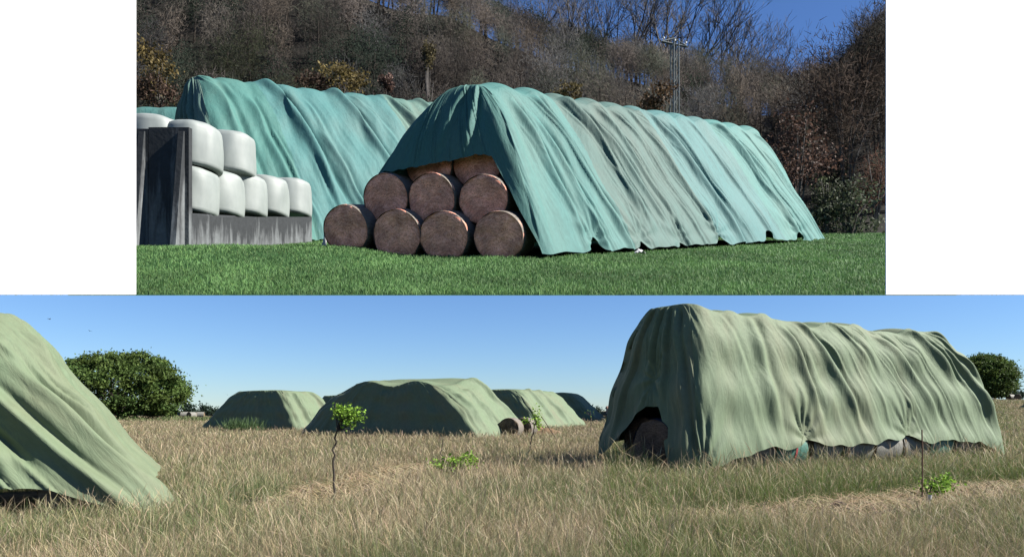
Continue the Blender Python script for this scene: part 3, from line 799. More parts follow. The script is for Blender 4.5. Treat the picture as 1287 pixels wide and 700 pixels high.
# ------------------------------------------------------------------ far away
def house(xp, d, w, dp, h, rz, label):
    x_ = px(xp, d); root = empty('house', (x_, d, float(field_z(x_, d))), rz); tag(root, label, 'house')
    MB().box((0, 0, h / 2), (w, dp, h)).build('wall', M_wallp, root)
    rf = MB(); e = .25; a, b_ = w / 2 + e, dp / 2 + e
    rf.add([[-a, -b_, h - .05], [a, -b_, h - .05], [a, b_, h - .05], [-a, b_, h - .05], [-a, 0, h + dp * .32], [a, 0, h + dp * .32]], [[0, 1, 5, 4], [2, 3, 4, 5], [3, 2, 1, 0]], [[0, 4, 3], [1, 2, 5]])
    r_ = rf.build('roof', M_roof, root); MB().box((w * .25, 0, h + dp * .35), (.4, .4, .9)).build('chimney', M_wallp, r_)
    for sx in (-.28, .28): MB().box((sx * w, -dp / 2 - .01, h * .55), (w * .16, .06, h * .3)).build('window', M_glass, root)
house(769, 192, 2.6, 2.2, 1.35, .15, 'small pale house on the far rise at the left edge of the right field')
house(775, 186, 1.7, 1.6, 1.1, -.2, 'smaller pink shed with tiled roof beside the far house')
x_ = px(781, 183); root = empty('truck', (x_, 183, float(field_z(x_, 183))), .1); tag(root, 'dark truck parked by the far houses', 'truck')
MB().box((0, 0, .72), (1.9, .9, .85)).build('body', M_dark, root); MB().box((-.65, 0, 1.3), (.6, .86, .4), top=.85).build('cab', M_dark, root)
for sx in (-.6, .6):
    mb = MB(); mb.tubes([[sx, -.5, .28]], [[sx, .5, .28]], .28, .28, 14); mb.build('wheel', M_dark, root, True)
x_ = px(784, 178); o = MB().box((0, 0, .6), (.22, .22, 2.4)).build('post', M_white); o.location = (x_, 178, float(field_z(x_, 178))); tag(o, 'short white post beside the dark truck far off', 'post')
x_ = px(781.5, 188); root = empty('utility_pole', (x_, 188, float(field_z(x_, 188)))); tag(root, 'wooden utility pole standing above the far houses', 'utility pole')
mb = MB(); mb.tubes([[0, 0, -.2]], [[0, 0, 3.5]], .12, .09, 8); mb.build('pole', M_wood, root, True); MB().box((0, 0, 3.3), (.9, .1, .1)).build('crossarm', M_wood, root)

def far_tree(xp, d, h, w, label, name='distant_tree', group=None, dark=1.0, seed=0):
    x_ = px(xp, d); root = empty(name, (x_, d, float(field_z(x_, d)))); tag(root, label, 'tree', group)
    mb = MB(); mb.tubes([[0, 0, -.2]], [[0, 0, h * .6]], h * .03, h * .015, 6); mb.build('trunk', M_bark, root)
    m = 420; pp = rng.normal(size=(m, 3)) * [w * .28, w * .28, h * .2] + [0, 0, h * .58]
    pp += .5 * rng.choice([-1, 1], (m, 1)) * [w * .3, 0, -h * .1] * (rng.random((m, 1)) < .5)
    V, q4, T = leaf_quads(pp, h * .085, np.array([.035, .06, .04]) * dark * rng.uniform(.6, 1.5, (m, 1)), .3)
    mesh_np('crown', V, q4, M_leaf, False, root, {'tint': T})
for k, (xp, h, w) in enumerate(((236, 3.2, 2.8), (246, 1.6, 2.4), (257, 2.8, 2.2), (267, 2.2, 3.0), (275, 2.0, 3.2), (286, 1.5, 3.4), (1272, 2.2, 2.5), (1283, 2.4, 2.6), (738, 2.8, 2.4), (749, 2.4, 2.6))):
    g_ = 'tiny trees on the skyline right of the round tree' if k < 6 else 'tiny trees on the skyline at the right edge' if k < 8 else 'tiny trees between the two fields'
    lb = 'tiny dark tree on the skyline right of the round field tree' if k < 6 else 'tiny dark tree on the skyline by the right edge' if k < 8 else 'tiny tree on the skyline right of the almost black stack'
    far_tree(xp, 172 + k * 2, h * 1.15, w, lb, group=g_)
# weedy bank under the round tree
n = 9000; x = rng.uniform(-72, -40, n); y = rng.uniform(98, 116, n) + 0
hn = .35 + .5 * np.clip(perlin(x / 4, y / 4, 91) + .4, 0, 1.2)
V, q, t, T = blades(n, x, y, FW, hn * rng.uniform(.6, 1.2, n), np.full(n, .06), rng.gamma(2, .2, n), rng.uniform(0, 6.28, n), np.array([.15, .19, .07]) * rng.uniform(.6, 1.4, (n, 1)))
tag(mesh_np('weeds', V, [q, t], M_grass, False, None, {'tint': T}), 'green weeds along the far edge of the left field', 'weeds', kind='stuff')

# birds in the sky
def bird_obj():
    root = empty('bird')
    mb = MB(); P = np.array([[-.2, 0, 0], [-.1, 0, .01], [.05, 0, .015], [.17, 0, .01], [.23, 0, 0]]); rr = np.array([.015, .035, .055, .035, .008])
    mb.tubes(P[:-1], P[1:], rr[:-1], rr[1:], 8); mb.add([[-.18, 0, 0], [-.34, .06, 0], [-.34, -.06, 0]], t=[[0, 1, 2]]); mb.build('body', M_bird, root, True)
    for s_ in (1, -1):
        MB().add([[.1, .03 * s_, .02], [-.06, .03 * s_, .02], [-.04, .26 * s_, .12], [.1, .24 * s_, .13], [-.06, .5 * s_, .04]], [[0, 1, 2, 3]], [[3, 2, 4]]).build('wing', M_bird, root)
    return root
b0 = bird_obj()
for k, (xp, yp, d, lab) in enumerate(((30, 408, 110, 'lower left bird of the pair above the near left stack'), (62, 401, 112, 'upper right bird of the pair above the near left stack'), (113, 416, 150, 'tiny bird above the round field tree'),
                                  (254, 498, 150, 'left of two tiny birds left of the small dark stack'), (286, 496, 150, 'right of two tiny birds left of the small dark stack'), (1203, 445, 110, 'tiny bird above the tree at the far right'))):
    o = b0 if k == 0 else copy_tree(b0)
    o.location = (px(xp, d), d, EYE + (516 - yp) / F * d); o.rotation_euler = (.3 * (k % 3 - 1), .1, k * 1.3); tag(o, lab, 'bird', 'birds in the sky')

# ================================================================== the hillside meadow with the teal stacks
foot = []
ys = np.concatenate([np.geomspace(9.6, 45, 90), np.geomspace(45.5, 99, 90)[0:], [104, 112, 125]])
tt_ = np.linspace(-1, 1, 260)
X = ys[:, None] * .62 * tt_[None]; Y = np.broadcast_to(ys[:, None], X.shape)
i = np.arange(len(ys) - 1)[:, None] * 260 + np.arange(259)[None]; q = np.stack([i, i + 1, i + 261, i + 260], -1).reshape(-1, 4)
loc = np.stack([X, Y, Y * 0], -1).reshape(-1, 3)
wood = sstep(0, 1.5, Y - (45 - 4 * sstep(9, 16, X)) + .8 * perlin(X / 2, Y / 2, 4))
tl = np.where(wood.reshape(-1, 1) > .5, np.array([[.028, .026, .022]]), np.array([[.055, .14, .045]]))
tnm = NT('meadow_ground'); vv = tnm.vec('loc')
c = tnm.mix(tnm.attr('tint').outputs['Color'], tnm.ramp(tnm.noise(vv, 1.2, 8, .7), (.3, (.6, .65, .6)), (.7, (1.3, 1.25, 1.2))), 1.0, 'MULTIPLY')
M_meadow = tnm.done(tnm.pbsdf(c, .9, tnm.bump(tnm.noise(vv, 12, 5), .5, 1.0), .1))
o = mesh_np('terrain', UW(loc), q, M_meadow, True, None, {'loc': loc, 'tint': tl}); tag(o, 'green sloping meadow rising into a dark wooded hill', 'meadow', kind='structure')

u1 = np.array([.724, .691]); g1 = np.array([-.965, .262]); O1 = np.array([.82, 17.8]); L1, W1 = 16.9, 5.9
def u1_hem(s, bu, bv):
    q = np.full(len(s), .985) + .01 * perlin(s / .6, s * 0, 41)
    for s0, w_, dd in ((2.2, .2, .045), (4.3, .15, .03), (6.3, .12, .02), (8.7, .24, .045), (12.1, .4, .05), (14.5, .18, .035)): q -= dd * np.exp(-((s - s0) / w_) ** 2) * (s < L1)
    fr = s > 2 * L1 + W1
    f = np.interp(bv, [0, .18, .55, 1.1, 1.8, 2.6, 3.6, 4.6, 5.3, 5.9], [.98, .93, .80, .64, .635, .655, .67, .69, .71, .73])
    return np.clip(np.where(fr, f + .008 * perlin(bv * 3, bv * 0, 44), np.where(s > 2 * L1 + W1 - 1.5, np.interp(2 * L1 + W1 - s, [0, 1.5], [.73, .98]), q)), .05, 1)
def u1_sheet(s, T):
    s = s[..., None]
    c = np.where(s < 2.9, [.94, 1.0, .99], np.where(s < 7.6, [1.12, .80, .76], np.where(s < 12.3, [1.0, 1.0, 1.06], [1.0, 1.14, 1.12])))
    return np.where(s > 2 * L1 + W1 - 2, np.array([.9, .92, .88]), c)
t = drape('tarpaulin', M_tarp_teal, O1, u1, g1, L1, W1, 4.62, (1.0, .75, 2.45, 2.75), UW, seed=51, step=.04, nq=120, p1=(.09, 1.0), p2=(.46, .56), rb=.35, rt=.4, hem=u1_hem, noise_sc=1.0, amp=.50, soft=.26, nfine=130, fw=(.02, .055), fa=(.03, .075), drift=-.38, rows=2, rowamp=.045, ridge=.13, crown=.12,
      folds=((.5, -.25, .14, .22, .2, 1.05), (1.1, -.3, .14, .2, .3, 1.1), (1.8, -.35, .13, .22, .1, 1.1), (3.3, -.38, .2, .42, .02, .95), (4.0, -.4, .12, .18, .1, 1.0), (4.7, -.4, .12, .2, .1, 1.1), (5.6, -.4, .12, .16, .1, 1.1),
             (6.6, -.4, .12, .2, .05, 1.1), (8.0, -.4, .2, .32, .02, 1.1), (8.7, -.4, .12, .2, .2, 1.1), (10.4, -.4, .12, .18, .1, 1.1), (12.6, -.4, .2, .36, .02, 1.1), (13.4, -.4, .12, .16, .1, 1.1), (14.6, -.4, .12, .16, .1, 1.1), (15.7, -.4, .12, .14, .1, 1.1),
             (2 * L1 + W1 + 3.2, .3, .3, .16, .05, .7), (2 * L1 + W1 + 4.6, .3, .25, .2, .05, .7)),
      ties=((2.2, .95, .1), (4.3, .95, .12), (6.3, .96, .1), (8.7, .94, .12), (14.5, .95, .1)), sheets=u1_sheet, p_end=((.22, 1.0), (.6, .62)))
tag(t, 'long teal tarpaulin in several sheets, open in front over a pyramid of brown bales', 'tarpaulin')
footprint(O1, u1, g1, L1, W1, -.1)
# bales of the open end
ax = np.array([.31, .95]); ax = ax / np.linalg.norm(ax)
b0 = bale_meshes(.69, 1.25, 101, M_bale_brown, M_net)
protos = [b0]
rown = ['bottom', 'second', 'third', 'top']; pos = [['leftmost', 'second from the left', 'third from the left', 'rightmost'], ['left', 'middle', 'right'], ['left half covered', 'right'], ['covered']]
k = 0
for row in range(4):
    m = 4 - row
    for c_ in range(m):
        fr = (c_ + row * .5)
        if row == 3: continue
        P_ = np.array([-.13, 18.55]) + np.array([-.965, .262]) * (3 - fr) * 1.42 - np.array([-.965, .262]) * .13 * row + u1 * (.28 * row + (.22 if row == 2 else 0)) + rng.normal(0, .03, 2)
        if k == 0: o = b0
        elif k < 4: o = bale_meshes(.69, 1.25, 101 + k, M_bale_brown, M_net); protos.append(o)
        else: o = copy_tree(protos[k % 4])
        up_place(o, P_[0], P_[1] + .35, row * .97 - .14, axis=(-ax if k % 2 else ax), scale=1.0)
        tag(o, f'{pos[row][c_]} brown round bale in the {rown[row]} row under the teal tarpaulin', 'hay bale', 'bales at the open end of the teal stack'); k += 1
# second line of bales right behind, seen through the gaps
# left teal stack behind, and a sliver of another
u2 = np.array([.74, .673]); g2 = np.array([-.673, .74])
def u2_sheet(s, T):
    s = s[..., None]
    return np.where(s < 2.6, [.9, .95, .9], np.where(s < 6.2, [1.0, 1.0, 1.05], np.where(s < 9.8, [.98, .97, 1.02], [1.55, 1.05, .95])))
O2 = np.array([-10.7, 27.0])
t = drape('tarpaulin', M_tarp_teal, O2, u2, g2, 20.0, 10.0, 7.0, (.3, 1.5, 4.7, 4.6), UW, seed=57, step=.07, nq=100, p1=(.10, 1.06), p2=(.52, .62), rb=.6, rt=.6, soft=.55, nfine=90, fw=(.06, .14), fa=(.05, .14), amp=.7, drift=-.3, rows=3, rowamp=.08, ridge=.1, crown=.12, hem=dark_hem(.985),
      folds=((.3, -.2, .25, .3, .2, 1.1), (1.4, -.25, .2, .3, .3, 1.1), (2.9, -.32, .28, .5, .02, 1.0), (4.0, -.3, .16, .3, .5, 1.1), (6.5, -.35, .25, .4, .02, .8), (9.9, -.35, .25, .4, .02, .9), (12.2, -.3, .2, .3, .0, .9),
             (2 * 20 + 10. + 4, 0, .3, .3, .1, 1.1), (2 * 20 + 10. + 5.2, 0, .25, .3, .1, 1.1), (2 * 20 + 10. + 6.5, 0, .25, .3, .1, 1.1)), sheets=u2_sheet, topz=lambda a, b: 7.0 + .012 * a, noise_sc=1.2)
tag(t, 'teal tarpaulin over the tall stack behind the white wrapped bales', 'tarpaulin'); footprint(O2, u2, g2, 20.0, 10.0)
t = drape('tarpaulin', M_tarp_teal, np.array([-25.6, 36.5]), (1, .1), (-.1, 1), 10.2, 6, 7.0, (1.5, 2.2, 2.6, 2.6), UW, seed=63, step=.14, nq=50, p1=(.2, 1.05), p2=(.6, .6), hem=dark_hem(.985))
tag(t, 'low sliver of a teal tarpaulin at the left edge behind the white bales', 'tarpaulin')

# white wrapped bales behind the clamp wall
def silage_bale(seed):
    n = 40; th = np.arange(n) * 2 * np.pi / n; r = .83; h = 1.25
    prof = [(0, 0), (.5, 0), (.93, .0), (.985, .05), (1.0, .25), (1.01, .6), (1.0, .92), (.975, 1.08), (.92, 1.17), (.80, 1.225), (.5, 1.25), (0, 1.26)]
    fine = []
    for a_, b_ in zip(prof[:-1], prof[1:]):
        for t_ in np.linspace(0, 1, 4)[:-1]: fine.append((a_[0] + (b_[0] - a_[0]) * t_, a_[1] + (b_[1] - a_[1]) * t_))
    fine.append(prof[-1]); V = []
    for q_, z_ in fine:
        rr = q_ * r * (1 + .06 * perlin(np.cos(th) * 1.2 + seed, np.sin(th) * 1.2 + z_ * .7, seed) + 0.03 * perlin(th * 3.0, th * 0 + z_ * 1.2, seed + 1) * (q_ > .3))
        V.append(np.column_stack([np.cos(th) * rr, np.sin(th) * rr, np.full(n, z_ * 1.08) + .03 * perlin(np.cos(th) * q_ * 2, np.sin(th) * q_ * 2 + seed, seed + 2) * (z_ > .9)]))
    m = len(fine); i = np.arange(n); j = (i + 1) % n; b_ = (np.arange(m - 1) * n)[:, None]
    return mesh_np('wrapped_bale', np.concatenate(V), np.stack([b_ + i, b_ + j, b_ + n + j, b_ + n + i], -1).reshape(-1, 4), M_white_wrap, True)
wA = np.array([-9.15, 20.25]); wB = np.array([-7.77, 27.8]); wd_ = (wB - wA) / np.linalg.norm(wB - wA); wn = np.array([-wd_[1], wd_[0]])
sb = [silage_bale(200 + k) for k in range(3)]; k = 0
ord2 = ['half hidden by the tall panel', 'second from the tall panel', 'in the middle', 'second from the far end', 'last at the far end']
def put_sb(a, off, z, lab, rz):
    global k
    o = sb[k] if k < 3 else copy_tree(sb[k % 3]); k += 1
    P_ = wA + wd_ * a + wn * off
    up_place(o, P_[0], P_[1], z, rz=rz, scale=1.0); tag(o, lab, 'wrapped bale', 'white wrapped bales behind the concrete wall')
for c_, a in enumerate((1.2, 2.6, 4.0, 5.6, 7.35)): put_sb(a, .78, 1.0, f'white wrapped bale of the lower row, {ord2[c_]}', c_ * 1.1)
for c_, (a, off, z, lab) in enumerate(((.95, 1.75, 2.5, 'white wrapped bale of the upper row, at the left edge above the tall panel'), (1.3, .75, 2.36, 'white wrapped bale in the middle of the upper row'), (3.4, .85, 2.34, 'white wrapped bale at the right end of the upper row'))): put_sb(a, off, z, lab, c_ * 2.3)
put_sb(1.6, 2.3, 1.0, 'white wrapped bale behind the tall panel carrying the leftmost upper bale', .4)

# concrete clamp wall
def wall_box(name, corners, z0, z1, parent=None, taper=0.0, label=None):
    """corners: four plan points; wall follows the ground, tessellated for the stain pattern"""
    c_ = np.array(corners, float); mb = []; Q = []; up = []; n0 = 0
    ctr = c_.mean(0)
    zs = np.linspace(0, 1, 7)
    ring = np.concatenate([c_[a] + (c_[(a + 1) % 4] - c_[a]) * np.linspace(0, 1, 9)[:-1, None] for a in range(4)])
    m = len(ring); V = []
    for z_ in zs: V.append(np.column_stack([ring + (ctr - ring) * taper * z_, np.full(m, z0 + (z1 - z0) * z_)])); up += [z_] * m
    V.append(np.column_stack([ctr[None], [[z1]]])); up.append(1)
    i = np.arange(m); j = (i + 1) % m; b_ = (np.arange(6) * m)[:, None]
    q_ = np.stack([b_ + i, b_ + j, b_ + m + j, b_ + m + i], -1).reshape(-1, 4)
    t_ = np.stack([6 * m + i, 6 * m + j, np.full(m, 7 * m)], -1)
    V = np.concatenate(V)
    return mesh_np(name, UW(V), [q_, t_], M_concrete, False, parent, {'loc': V, 'up': np.repeat(np.array(up)[:, None], 3, 1)})
root = empty('clamp_wall', tuple(UW([[wA[0], wA[1], 0]])[0])); tag(root, 'dark stained concrete clamp wall with a tall end panel and low side in front of the white bales', 'wall')
bpy.context.view_layer.update()
inv = root.matrix_world.inverted()
def wpart(*a):
    o = wall_box(*a); o.parent = root; o.matrix_parent_inverse = inv; return o
th_ = .12
wpart('side_panel', [wA, wB, wB + wn * .16, wA + wn * .16], -.2, 1.0)
ev = np.array([-.9995, .03]); en = np.array([.03, .9995])
pA = wA + np.array([.02, -.02])
for a0, a1, zt in ((0.0, 1.16, 3.42), (1.18, 3.4, 3.38)):
    wpart('end_panel', [pA + ev * a1, pA + ev * a0, pA + ev * a0 + en * .2, pA + ev * a1 + en * .2], -.2, zt)
fo = -en
for a0 in (1.25, .12):
    # raking buttress: a tall wedge on the outer face
    b0_ = pA + ev * a0; w_ = .16; D_ = .55
    V = np.array([[*(b0_), -.2], [*(b0_ + ev * w_), -.2], [*(b0_ + fo * D_), -.2], [*(b0_ + ev * w_ + fo * D_), -.2], [*(b0_), 3.3], [*(b0_ + ev * w_), 3.3], [*(b0_ + fo * .06), 3.3], [*(b0_ + ev * w_ + fo * .06), 3.3]])
    o = mesh_np('buttress', UW(V), [[[0, 2, 6, 4], [3, 1, 5, 7], [2, 3, 7, 6], [4, 6, 7, 5], [1, 0, 4, 5]]], M_concrete, False, None, {'loc': V, 'up': np.repeat((V[:, 2:3] > 1) * 1.0, 3, 1)})
    o.parent = root; o.matrix_parent_inverse = inv
footprint(pA + ev * 3.4, -ev, en, 3.4, 8, 0.02)

# scraps of white film
def rag(P_, sz, label, seed, cat='plastic scrap', name='plastic_scrap', tall=1):
    n = 10; a = np.linspace(-1, 1, n); A_, B_ = np.meshgrid(a, a)
    zz = sz * (.5 * tall * (1 - .5 * A_ ** 2 - .3 * B_ ** 2) + .35 * perlin(A_ * 1.6 + seed, B_ * 1.6, seed)); V = np.stack([P_[0] + A_ * sz * .5, P_[1] + B_ * sz * .35, np.maximum(zz, .0) + .03], -1).reshape(-1, 3)
    i = (np.arange(n - 1) * n)[:, None] + np.arange(n - 1)[None]; q_ = np.stack([i, i + 1, i + n + 1, i + n], -1).reshape(-1, 4)
    return tag(mesh_np(name, UW(V), q_, M_white, True), label, cat)
d = 900 * EU / (321.5 - 270); rag((px(803, d), d - .15), .26, 'scrap of white plastic film lying at the hem of the long teal tarpaulin', 3)
d = 21.0; P_ = np.array([px(406, d), d])
V = []
for k_, z_ in enumerate(np.linspace(.05, .78, 8)):
    for sx in (-1, -.3, .4, 1): V.append((P_[0] + sx * .07 * (1 - .5 * z_) + .14 * z_ + .02 * math.sin(k_ + sx), P_[1] + .03 * math.cos(sx * 3 + k_), z_))
i = (np.arange(7) * 4)[:, None] + np.arange(3)[None]
tag(mesh_np('plastic_strip', UW(V), np.stack([i, i + 1, i + 5, i + 4], -1).reshape(-1, 4), M_white, True), 'narrow white plastic strip standing beside the leftmost brown bale', 'plastic strip')

# short meadow grass
x, y = scatter(900, 9.7, 1.9, 9.62, 47, .58)
ok = ~in_foot(x, y) & (y < 44.5 - 4 * sstep(9, 16, x)); x, y = x[ok], y[ok]; n = len(x)
pn = fbm(x / 2.2, y / 3.4, 81, 3); 
col = np.array([.14, .285, .088]) * (1 + .42 * pn[:, None]) * rng.uniform(.65, 1.35, (n, 1)) + np.array([.05, .035, .0]) * (rng.random((n, 1)) < .10)
near_ = np.full(n, 0.)
hh = (.045 + .045 * rng.random(n)) * (1 + .35 * pn)
V, q, t, T = blades(n, x, y, lambda v: UW(v), hh, .0045 * (y / 9.7) ** .9, rng.gamma(2, .3, n), rng.uniform(0, 6.28, n), col)
tag(mesh_np('grass', V, [q, t], M_grass, False, None, {'tint': T}), 'short green grass of the sloping meadow', 'grass', kind='stuff')
print('meadow blades', n)

# ------------------------------------------------------------------ the wood on the hill
def twig_cloud(P, base_dir, ln, w, tint):
    n = len(P); d = base_dir / (np.linalg.norm(base_dir, axis=1, keepdims=True) + 1e-9)
    a = rng.normal(size=(n, 3)); e = np.cross(d, a); e /= np.linalg.norm(e, axis=1, keepdims=True)
    ln = np.broadcast_to(ln, n)[:, None] * rng.uniform(.6, 1.4, (n, 1)); w = np.broadcast_to(w, n)[:, None]
    V = np.stack([P - e * w, P + e * w, P + d * ln + e * w * .3, P + d * ln - e * w * .3], 1).reshape(-1, 3)
    return V, np.arange(4 * n).reshape(-1, 4), np.repeat(tint, 4, 0)
def crown_pts(n, h, w, lo, shape=.5):
    q_ = rng.normal(size=(n, 3)); q_ /= np.linalg.norm(q_, axis=1, keepdims=True)
    q_ *= rng.uniform(.15, 1, (n, 1)) ** .5
    c_ = q_ * [w / 2, w / 2, (h - lo) / 2] + [0, 0, (h + lo) / 2]
    return c_
pal = np.array([[.056, .048, .040], [.060, .052, .042], [.050, .048, .044], [.066, .054, .042], [.044, .047, .036], [.055, .056, .040], [.062, .052, .044]])
VV, QQ, TT = [], [], []; nv = 0
yy_ = 46.0; cnt = 0
rows_ = []
while yy_ < 97:
    xs_ = np.arange(-.60 * yy_, .60 * yy_, 3.0)
    for x_ in xs_: rows_.append((x_ + rng.uniform(-1.3, 1.3), yy_ + rng.uniform(-1.2, 1.2)))
    yy_ += 3.1
for (x_, y_) in rows_:
    pcol = perlin(x_ / 11, y_ / 16, 33)
    pp_ = x_ / y_ * F + 643.5
    ti = int(rng.integers(0, len(pal)))
    base = pal[ti] * [2.2, 2.25, 2.4] * (1 + .5 * pcol) * rng.uniform(.65, 1.35)
    if pp_ < 420 and y_ < 62 and rng.random() < .6: base = np.array([.062, .068, .042]) * rng.uniform(.8, 1.2)
    ever = rng.random() < (.28 if pp_ < 560 else .12)
    if ever: base = np.array([.034, .046, .034]) * rng.uniform(.8, 1.3)
    small = y_ < 50
    h = rng.uniform(3.0, 4.6) if small else rng.uniform(5.5, 8.5) if y_ < 78 else rng.uniform(4.8, 7.2); w = h * rng.uniform(.55, .85)
    m = int(rng.integers(1250, 1450))
    c_ = crown_pts(m, h, w, h * .12)
    nclu = 16; cc = crown_pts(nclu, h, w * .9, h * .2); own = rng.integers(0, nclu, m)
    c_ = c_ * .45 + cc[own] * .62 + rng.normal(size=(m, 3)) * .1
    dr = c_ * .35 - [0, 0, h * .1] + rng.normal(size=(m, 3)) * [1.2, 1.2, 1.0]
    wl = c_ + [x_, y_, 0]
    tn = base * rng.uniform(.75, 1.25, (m, 1)) * (1 + .18 * rng.normal(size=(nclu, 1))[own])
    tn = np.clip(tn, .004, .4)
    if ever: v, q_, tq = leaf_quads(wl, .075, tn, .3)
    else: v, q_, tq = twig_cloud(wl, dr, .36, .022, tn)
    VV.append(v); QQ.append(q_ + nv); TT.append(tq); nv += len(v)
    P0 = np.array([[x_, y_, -.3]]); P1 = np.array([[x_ + rng.normal(0, .4), y_, h * .75]])
    mb = MB(); mb.tubes(P0, P1, .12, .04, 4); v = mb.v[0]; VV.append(v); QQ.append(mb.q[0] + nv); TT.append(np.broadcast_to(np.array([.07, .06, .052]) * rng.uniform(.6, 1.6), (len(v), 3))); nv += len(v)
Vl = np.concatenate(VV)
o = mesh_np('woodland', UW(Vl), np.concatenate(QQ), M_twig, False, None, {'tint': np.concatenate(TT)}); tag(o, 'dense leafless brown and dark green wood covering the hill', 'woodland', kind='stuff')
print('wood trees', len(rows_))

# tall bare trees that stand out against the sky
bare = []
def bare_proto(seed, h):
    rs = random.Random(seed); segs, tips = [], []
    grow(Vector((0, 0, 0)), Vector((0, 0, 1)), h * .5, h * .016, 4, segs, tips, .8, (3, 5), .16, .12, rs, .60, .014)
    for z_ in (.28, .36, .44):
        a = rs.uniform(0, 6.28)
        grow(Vector((0, 0, h * z_)), Vector((math.cos(a) * .55, math.sin(a) * .55, .9)).normalized(), h * .40, h * .009, 3, segs, tips, .75, (3, 5), .18, .13, rs, .6, .014)
    tr = [s_ for s_ in segs[:4]]; br = segs[4:]
    root = empty('bare_tree')
    seg_mb(tr, 7).build('trunk', M_bark_grey, root, True); seg_mb(br, 3, .014).build('crown', M_bark_grey, root)
    return root
M_bark_grey = mat_plain('grey_bark', (.10, .09, .085), (.20, .18, .165), 6, .9, bump=.3)
bps = [bare_proto(300 + k, 12.0) for k in range(4)]
spots = [(628, 14, 92), (652, -4, 90), (683, -12, 84), (697, 0, 92), (712, -22, 78), (738, -6, 90), (760, -14, 86), (775, 0, 92), (799, -24, 84), (818, -6, 92), (838, -22, 86), (858, -10, 92), (880, -2, 90), (905, 14, 93), (928, 30, 94), (948, 40, 95), (972, 52, 96), (1062, 26, 88), (1085, 8, 84), (1105, -5, 80)]
for k, (xp, yt, d) in enumerate(spots):
    o = bps[k] if k < 4 else copy_tree(bps[k % 4])
    x_ = px(xp, d); g_ = float(hill_z(x_, d)); zt = (270 - yt) / F * d + EU; hh_ = max(zt - g_, 5.0)
    up_place(o, x_, d, 0, rz=k * 1.7, scale=hh_ / 12.5)
    rightside = xp > 1040
    tag(o, 'tall bare tree on the right hand slope against the sky' if rightside else 'tall leafless tree with fine branches on the skyline above the long teal stack', 'tree', 'bare trees on the right slope' if rightside else 'bare trees on the skyline of the wood')

def shrub(xp, yp, d, w, h, tint, label, n=900, leafy=True, name='shrub', lift=0):
    x_ = px(xp, d); g_ = float(hill_z(x_, d)); zc = (270 - yp) / F * d + EU          # crown centre height seen in the picture
    ht = max(zc - g_ + h / 2, h)
    root = empty(name, tuple(UW([[x_, d, 0]])[0])); root.scale = (S, S, S); tag(root, label, 'shrub' if name == 'shrub' else 'tree')
    mb = MB()
    for _ in range(9):
        e = np.array([rng.normal(0, w * .22), rng.normal(0, w * .22), ht * rng.uniform(.6, .95)]); mb.tubes([0, 0, -.2], e * [.3, .3, .5], .07, .05, 5); mb.tubes(e * [.3, .3, .5], e, .05, .015, 4)
    mb.build('stem', M_bark_grey, root)
    nclu = 26; cc = crown_pts(nclu, ht, w, max(ht - h, .1)); own = rng.integers(0, nclu, n)
    c_ = cc[own] + rng.normal(size=(n, 3)) * [w * .10, w * .10, h * .09]
    tn = np.array(tint) * rng.uniform(.55, 1.4, (n, 1)) * (1 + .25 * rng.normal(size=(nclu, 1))[own]); tn = np.clip(tn, .004, .6)
    if leafy: V, q_, T = leaf_quads(c_, .10, tn, .3)
    else: V, q_, T = twig_cloud(c_, (c_ - [0, 0, ht * .4]) * .2 + rng.normal(size=(n, 3)) * [1, 1, .9], .4, .022, tn)
    mesh_np('foliage', V, q_, M_leaf if leafy else M_twig, False, root, {'tint': T})
shrub(190, 88, 44, 2.6, 3.2, (.16, .12, .045), 'yellow leaved shrub at the left edge of the wood above the silage bales', 1300)
shrub(196, 116, 43, 3.0, 1.6, (.085, .055, .04), 'russet bush below the yellow shrub at the left edge', 900)
shrub(436, 97, 46, 3.0, 1.5, (.20, .155, .06), 'bright yellow bush peeping over the ridge of the left teal stack', 1200)
shrub(400, 106, 46, 2.6, 1.0, (.11, .075, .055), 'reddish bush left of the bright yellow one above the left teal stack', 800)
shrub(488, 105, 46, 1.0, 1.2, (.12, .075, .06), 'small reddish bush right of the bright yellow one above the left teal stack', 500)
shrub(538, 68, 56, 1.0, 3.0, (.12, .10, .05), 'slim pale ochre tree standing in the dark wood left of the long stack peak', 700)
shrub(825, 124, 46, 2.4, 1.6, (.13, .085, .05), 'orange brown bush at the foot of the lattice pylon', 1000)
shrub(716, 118, 46, 2.0, 1.0, (.15, .12, .055), 'yellowish bush peeping over the long teal ridge left of the pylon', 700)
shrub(1002, 196, 42, 4.2, 4.6, (.14, .085, .065), 'big rusty brown leaved tree beside the far end of the long teal stack', 2200, name='rusty_tree')
shrub(1070, 262, 40.5, 4.6, 2.6, (.085, .105, .062), 'grey green bush at the meadow edge on the right', 1900)
shrub(1040, 250, 41, 2.0, 2.6, (.075, .09, .05), 'olive bush behind the far bottom corner of the long teal stack', 900)
shrub(1100, 230, 42, 2.2, 3.6, (.11, .065, .05), 'reddish twiggy bush at the right edge above the grey green one', 1000, leafy=False)
shrub(930, 170, 48, 6, 4, (.075, .062, .05), 'greyish twiggy bush behind the far ridge of the long teal stack', 1500, leafy=False)
shrub(1062, 140, 46, 8.0, 9.0, (.060, .046, .038), 'large dark brown tree on the right hand slope', 9000, leafy=False, name='dark_tree')
shrub(1104, 90, 48, 7.0, 10.0, (.050, .044, .036), 'tall dark tree at the right edge of the hill', 9000, leafy=False, name='dark_tree')

